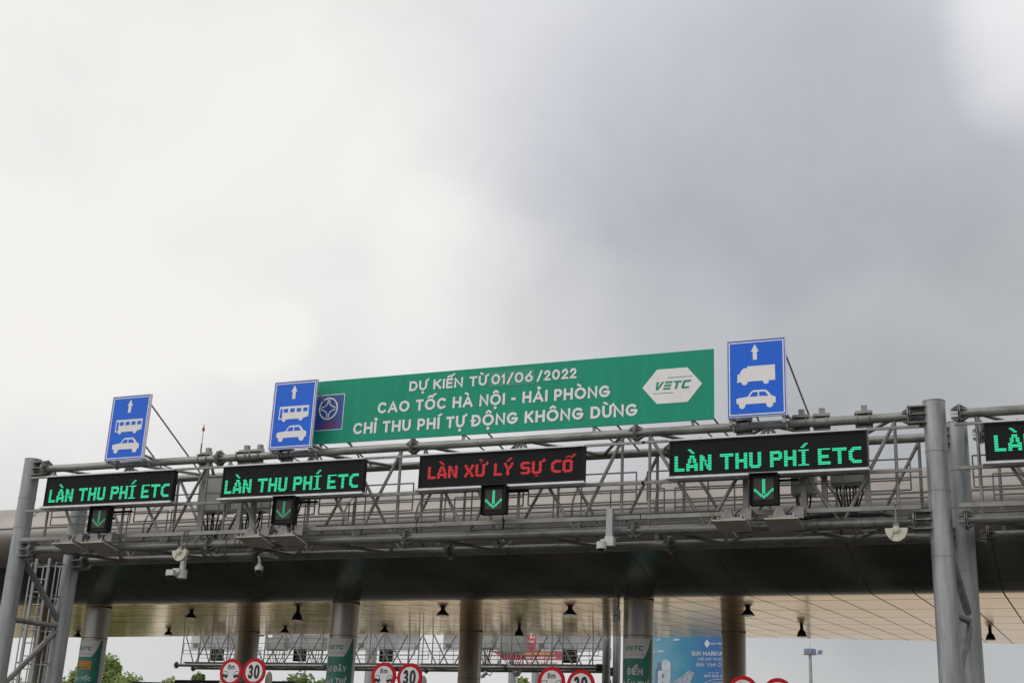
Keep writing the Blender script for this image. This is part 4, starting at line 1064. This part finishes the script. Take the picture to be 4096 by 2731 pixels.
t_.links.new(tc_.outputs['Object'], nz.inputs['Vector']); t_.links.new(nz.outputs['Color'], sc_.inputs[0])
t_.links.new(tc_.outputs['Object'], ad.inputs[0]); t_.links.new(sc_.outputs[0], ad.inputs[1])
mp_.inputs['Location'].default_value = (.16, 0, 0); mp_.inputs['Scale'].default_value = (.16, .16, .03); mp_.inputs['Rotation'].default_value = (0, .35, 0)
t_.links.new(ad.outputs[0], mp_.inputs[0]); t_.links.new(mp_.outputs[0], gr_.inputs[0])
rp = t_.nodes.new('ShaderNodeValToRGB'); el = rp.color_ramp.elements
el[0].position = 0; el[0].color = (.13, .30, .40, 1); el[1].position = 1; el[1].color = (.035, .075, .30, 1)
q = el.new(.28); q.color = (.03, .20, .31, 1); q = el.new(.55); q.color = (.018, .12, .30, 1)
t_.links.new(gr_.outputs['Fac'], rp.inputs[0]); t_.links.new(rp.outputs[0], bs.inputs['Base Color'])
MB().box(-28.9, -22.05, 95, 95.3, 8.8, 14.4).build('poster', pm, bb, False)
v = MB(); y = 94.985
text_flat(v, "SUN MARINA", -25.40, 11.78, .30, .16, y, 2.25, track=.14); text_flat(v, "THẾ GIỚI THƯỢNG", -24.95, 11.44, .17, .13, y, 2.05)
text_flat(v, "Bến Vịnh Du", -25.1, 11.02, .27, .10, y, 2.0, slant=.3); text_flat(v, "HOTLINE", -24.2, 10.52, .11, .13, y, .75); text_flat(v, "093 520 5858", -24.5, 10.28, .17, .18, y, 1.8)
text_flat(v, "SUN PROPERTY", -24.02, 12.55, .14, .2, y, 1.6)
for q in (([(-24.48, 12.62), (-24.27, 12.32), (-24.06, 12.62), (-24.27, 12.92)],)): v.add([(a, y, b) for a, b in q], [(0, 1, 2, 3)])
flat(v, 'lettering', HAZED, bb)
tw = MB()
for q in ([(-27.9, 9.0), (-27.0, 9.0), (-26.95, 11.2), (-27.1, 11.42), (-27.45, 11.5), (-27.95, 10.9)],): tw.prism(q, y-.003, y+.01)
tw.build('printed_tower', mat('print_ivory', (.40, .44, .48), .6, 0, .2, 2.5), bb, False)
ws_ = MB()
for a, b, c, d in ((-27.6, -27.45, 9.5, 9.9), (-27.6, -27.45, 10.2, 10.5), (-27.95, -27.62, 10.7, 11.3), (-28.1, -27.9, 9.2, 10.8)): ws_.box(a, b, y-.006, y-.0035, c, d)
ws_.build('printed_windows', mat('print_slate', (.10, .16, .25), .6, 0, .2, 3), bb, False)
q_ = MB()
q_.prism([(-26.9, 9.0), (-25.7, 9.0), (-25.5, 9.9), (-25.2, 10.6), (-25.6, 10.75), (-26.2, 10.3), (-26.95, 9.8)], y-.003, y+.01)
q_.build('printed_pier', mat('print_pier', (.23, .27, .34), .6, 0, .45, 3.5), bb, False)
q_ = MB()
for a, b, s in ((-27.75, 12.02, .5), (-28.3, 12.0, .3), (-27.9, 12.85, .3), (-26.6, 12.85, .55), (-28.6, 12.6, .3)): q_.prism([(a-s/2, b), (a+s*.4, b-.03), (a+s*.6, b+.10), (a-s*.1, b+.12)], y-.003, y+.01)
q_.build('printed_boats', mat('print_boats', (.42, .47, .48), .6, 0, .2, 4), bb, False)
ar_ = MB()
for i in range(3):
    for q in stroke(arc(-23.4, 9.2, 1.5-.25*i, .95-.2*i, 0, 180, 18), .05, False): ar_.add([(p.x, y, p.y) for p in q], [(0, 1, 2, 3)])
flat(ar_, 'printed_arches', GREYT, bb)
for xx in (-27.4, -22.6): MB().tube((xx, 95.7, 0), (xx, 95.7, 14), .25, 16).build('leg', GALVP, bb)
MB().box(-28.5, -22.4, 95.31, 95.45, 9.2, 14).build('back_frame', GALVD, bb, False)
# high mast light
mx_, my_ = -28.58, 160
ml = thing('mast_light', (mx_, my_, 0), 'tall mast with a ring of floodlights far beyond the canopy', 'mast light')
MB().tube((mx_, my_, 0), (mx_, my_, 19.0), .36, 14, .17).build('mast', GALVP, ml)
MB().lathe([(.75, 0), (.8, .05), (.75, .12), (.3, .15)], (mx_, my_, 18.9), 18).build('ring', GALVD, ml)
FLB = mat('floodlight_blue', (.16, .21, .32), .4, .2)
for k in range(8):
    a = k*math.pi/4+.2; px, py = mx_+.5*math.cos(a), my_+.5*math.sin(a)
    MB().box(px-.17, px+.17, py-.13, py+.13, 19.08, 19.55).build('floodlight', FLB, ml, False)
for k in range(2): MB().bar((mx_+.95+k*.26, my_, 18.98), (mx_+1.1+k*.26, my_, 19.4), .10, .3).build('floodlight', FLB, ml)
MB().bar((mx_+.9, my_, 18.95), (mx_+1.35, my_, 18.95), .06).build('arm', GALVD, ml)
MB().tube((mx_, my_, 19.0), (mx_, my_, 20.3), .02, 6).build('rod', GALVD, ml)

# ------------------------------------------------------------------ trees
def tree_mesh(rr, hh, n, seed):
    rnd = random.Random(seed); lv = MB()
    cl = []
    for i in range(16):
        a = rnd.uniform(0, 6.283); zz = rnd.uniform(.34*hh, hh-.40*rr); k = rr*(1.0-.75*max(0, (zz/hh-.55)/.45)**1.5)*rnd.uniform(.2, .8)
        cl.append((k*math.cos(a), k*math.sin(a), zz, rr*rnd.uniform(.28, .48)))
    for i in range(n):
        c = rnd.choice(cl); d = Vector((rnd.gauss(0, 1), rnd.gauss(0, 1), rnd.gauss(0, .8))); d.normalize(); rad = c[3]*rnd.uniform(.45, 1.12)
        p = Vector(c[:3])+d*rad; s = rnd.uniform(.13, .27)
        u = Vector((rnd.gauss(0, 1), rnd.gauss(0, 1), rnd.gauss(0, 1))).normalized(); w = u.cross(d+Vector((.01, .02, .5))).normalized()
        lv.add([p-u*s-w*s*.5, p+u*s*.2-w*s*.7, p+u*s+w*s*.4, p-u*s*.2+w*s*.7], [(0, 1, 2, 3)])
    tr = MB().tube((0, 0, 0), (0, 0, hh*.75), rr*.11, 8, rr*.03)
    for c in cl[:9]: tr.tube((0, 0, c[2]*.62), c[:3], rr*.035, 5, rr*.012)
    return lv, tr
TR = {'A': (-101.4, 12.9, 2.6), 'B': (-97.2, 14.6, 2.7), 'C': (-93.9, 13.5, 3.2), 'D': (-87.2, 13.1, 2.9), 'E': (-85.2, 12.5, 1.3), 'F': (-83.6, 12.4, 1.8), 'G': (-72.4, 12.9, 3.4), 'H': (-75.5, 12.3, 1.5), 'I': (-69.9, 12.6, 2.4), 'J': (-48.1, 12.3, 2.0), 'K': (-64.8, 12.0, 1.5), 'L': (-108.3, 11.9, 2.6)}
LBL = {'A': 'bushy tree between the rear gantry post and the left column banner', 'B': 'tallest pale green tree just right of the left column banner', 'C': 'spreading light green tree right of the tallest tree', 'D': 'tree below the left end of the far gantry', 'E': 'narrow tree between two rounder ones below the far gantry', 'F': 'round yellowish tree left of the leftmost 8m sign', 'G': 'wide dark tree left of the second column banner', 'H': 'small tree just right of the leftmost 30 sign', 'I': 'tree partly hidden by the second column banner', 'J': 'light tree below the red billboard', 'K': 'low tree left of the second 8m sign', 'L': 'tree seen through the caged ladder'}
for i, (k, (x, h, r)) in enumerate(TR.items()):
    yy = 120+(i*37 % 9)-4; sc = yy/120; x *= sc
    rt = thing('tree', (x, yy, 0), LBL[k], 'tree', 'trees beyond the toll plaza')
    lv, tr = tree_mesh(r, h, int(1400+900*r), 11+i)
    lv.v = [(a+x, b+yy, c) for a, b, c in lv.v]; tr.v = [(a+x, b+yy, c) for a, b, c in tr.v]
    lv.build('crown', LEAF[(0, 0, 0, 2, 1, 2, 1, 1, 1, 0, 1, 2)[i]], rt, False); tr.build('trunk', BARK, rt)
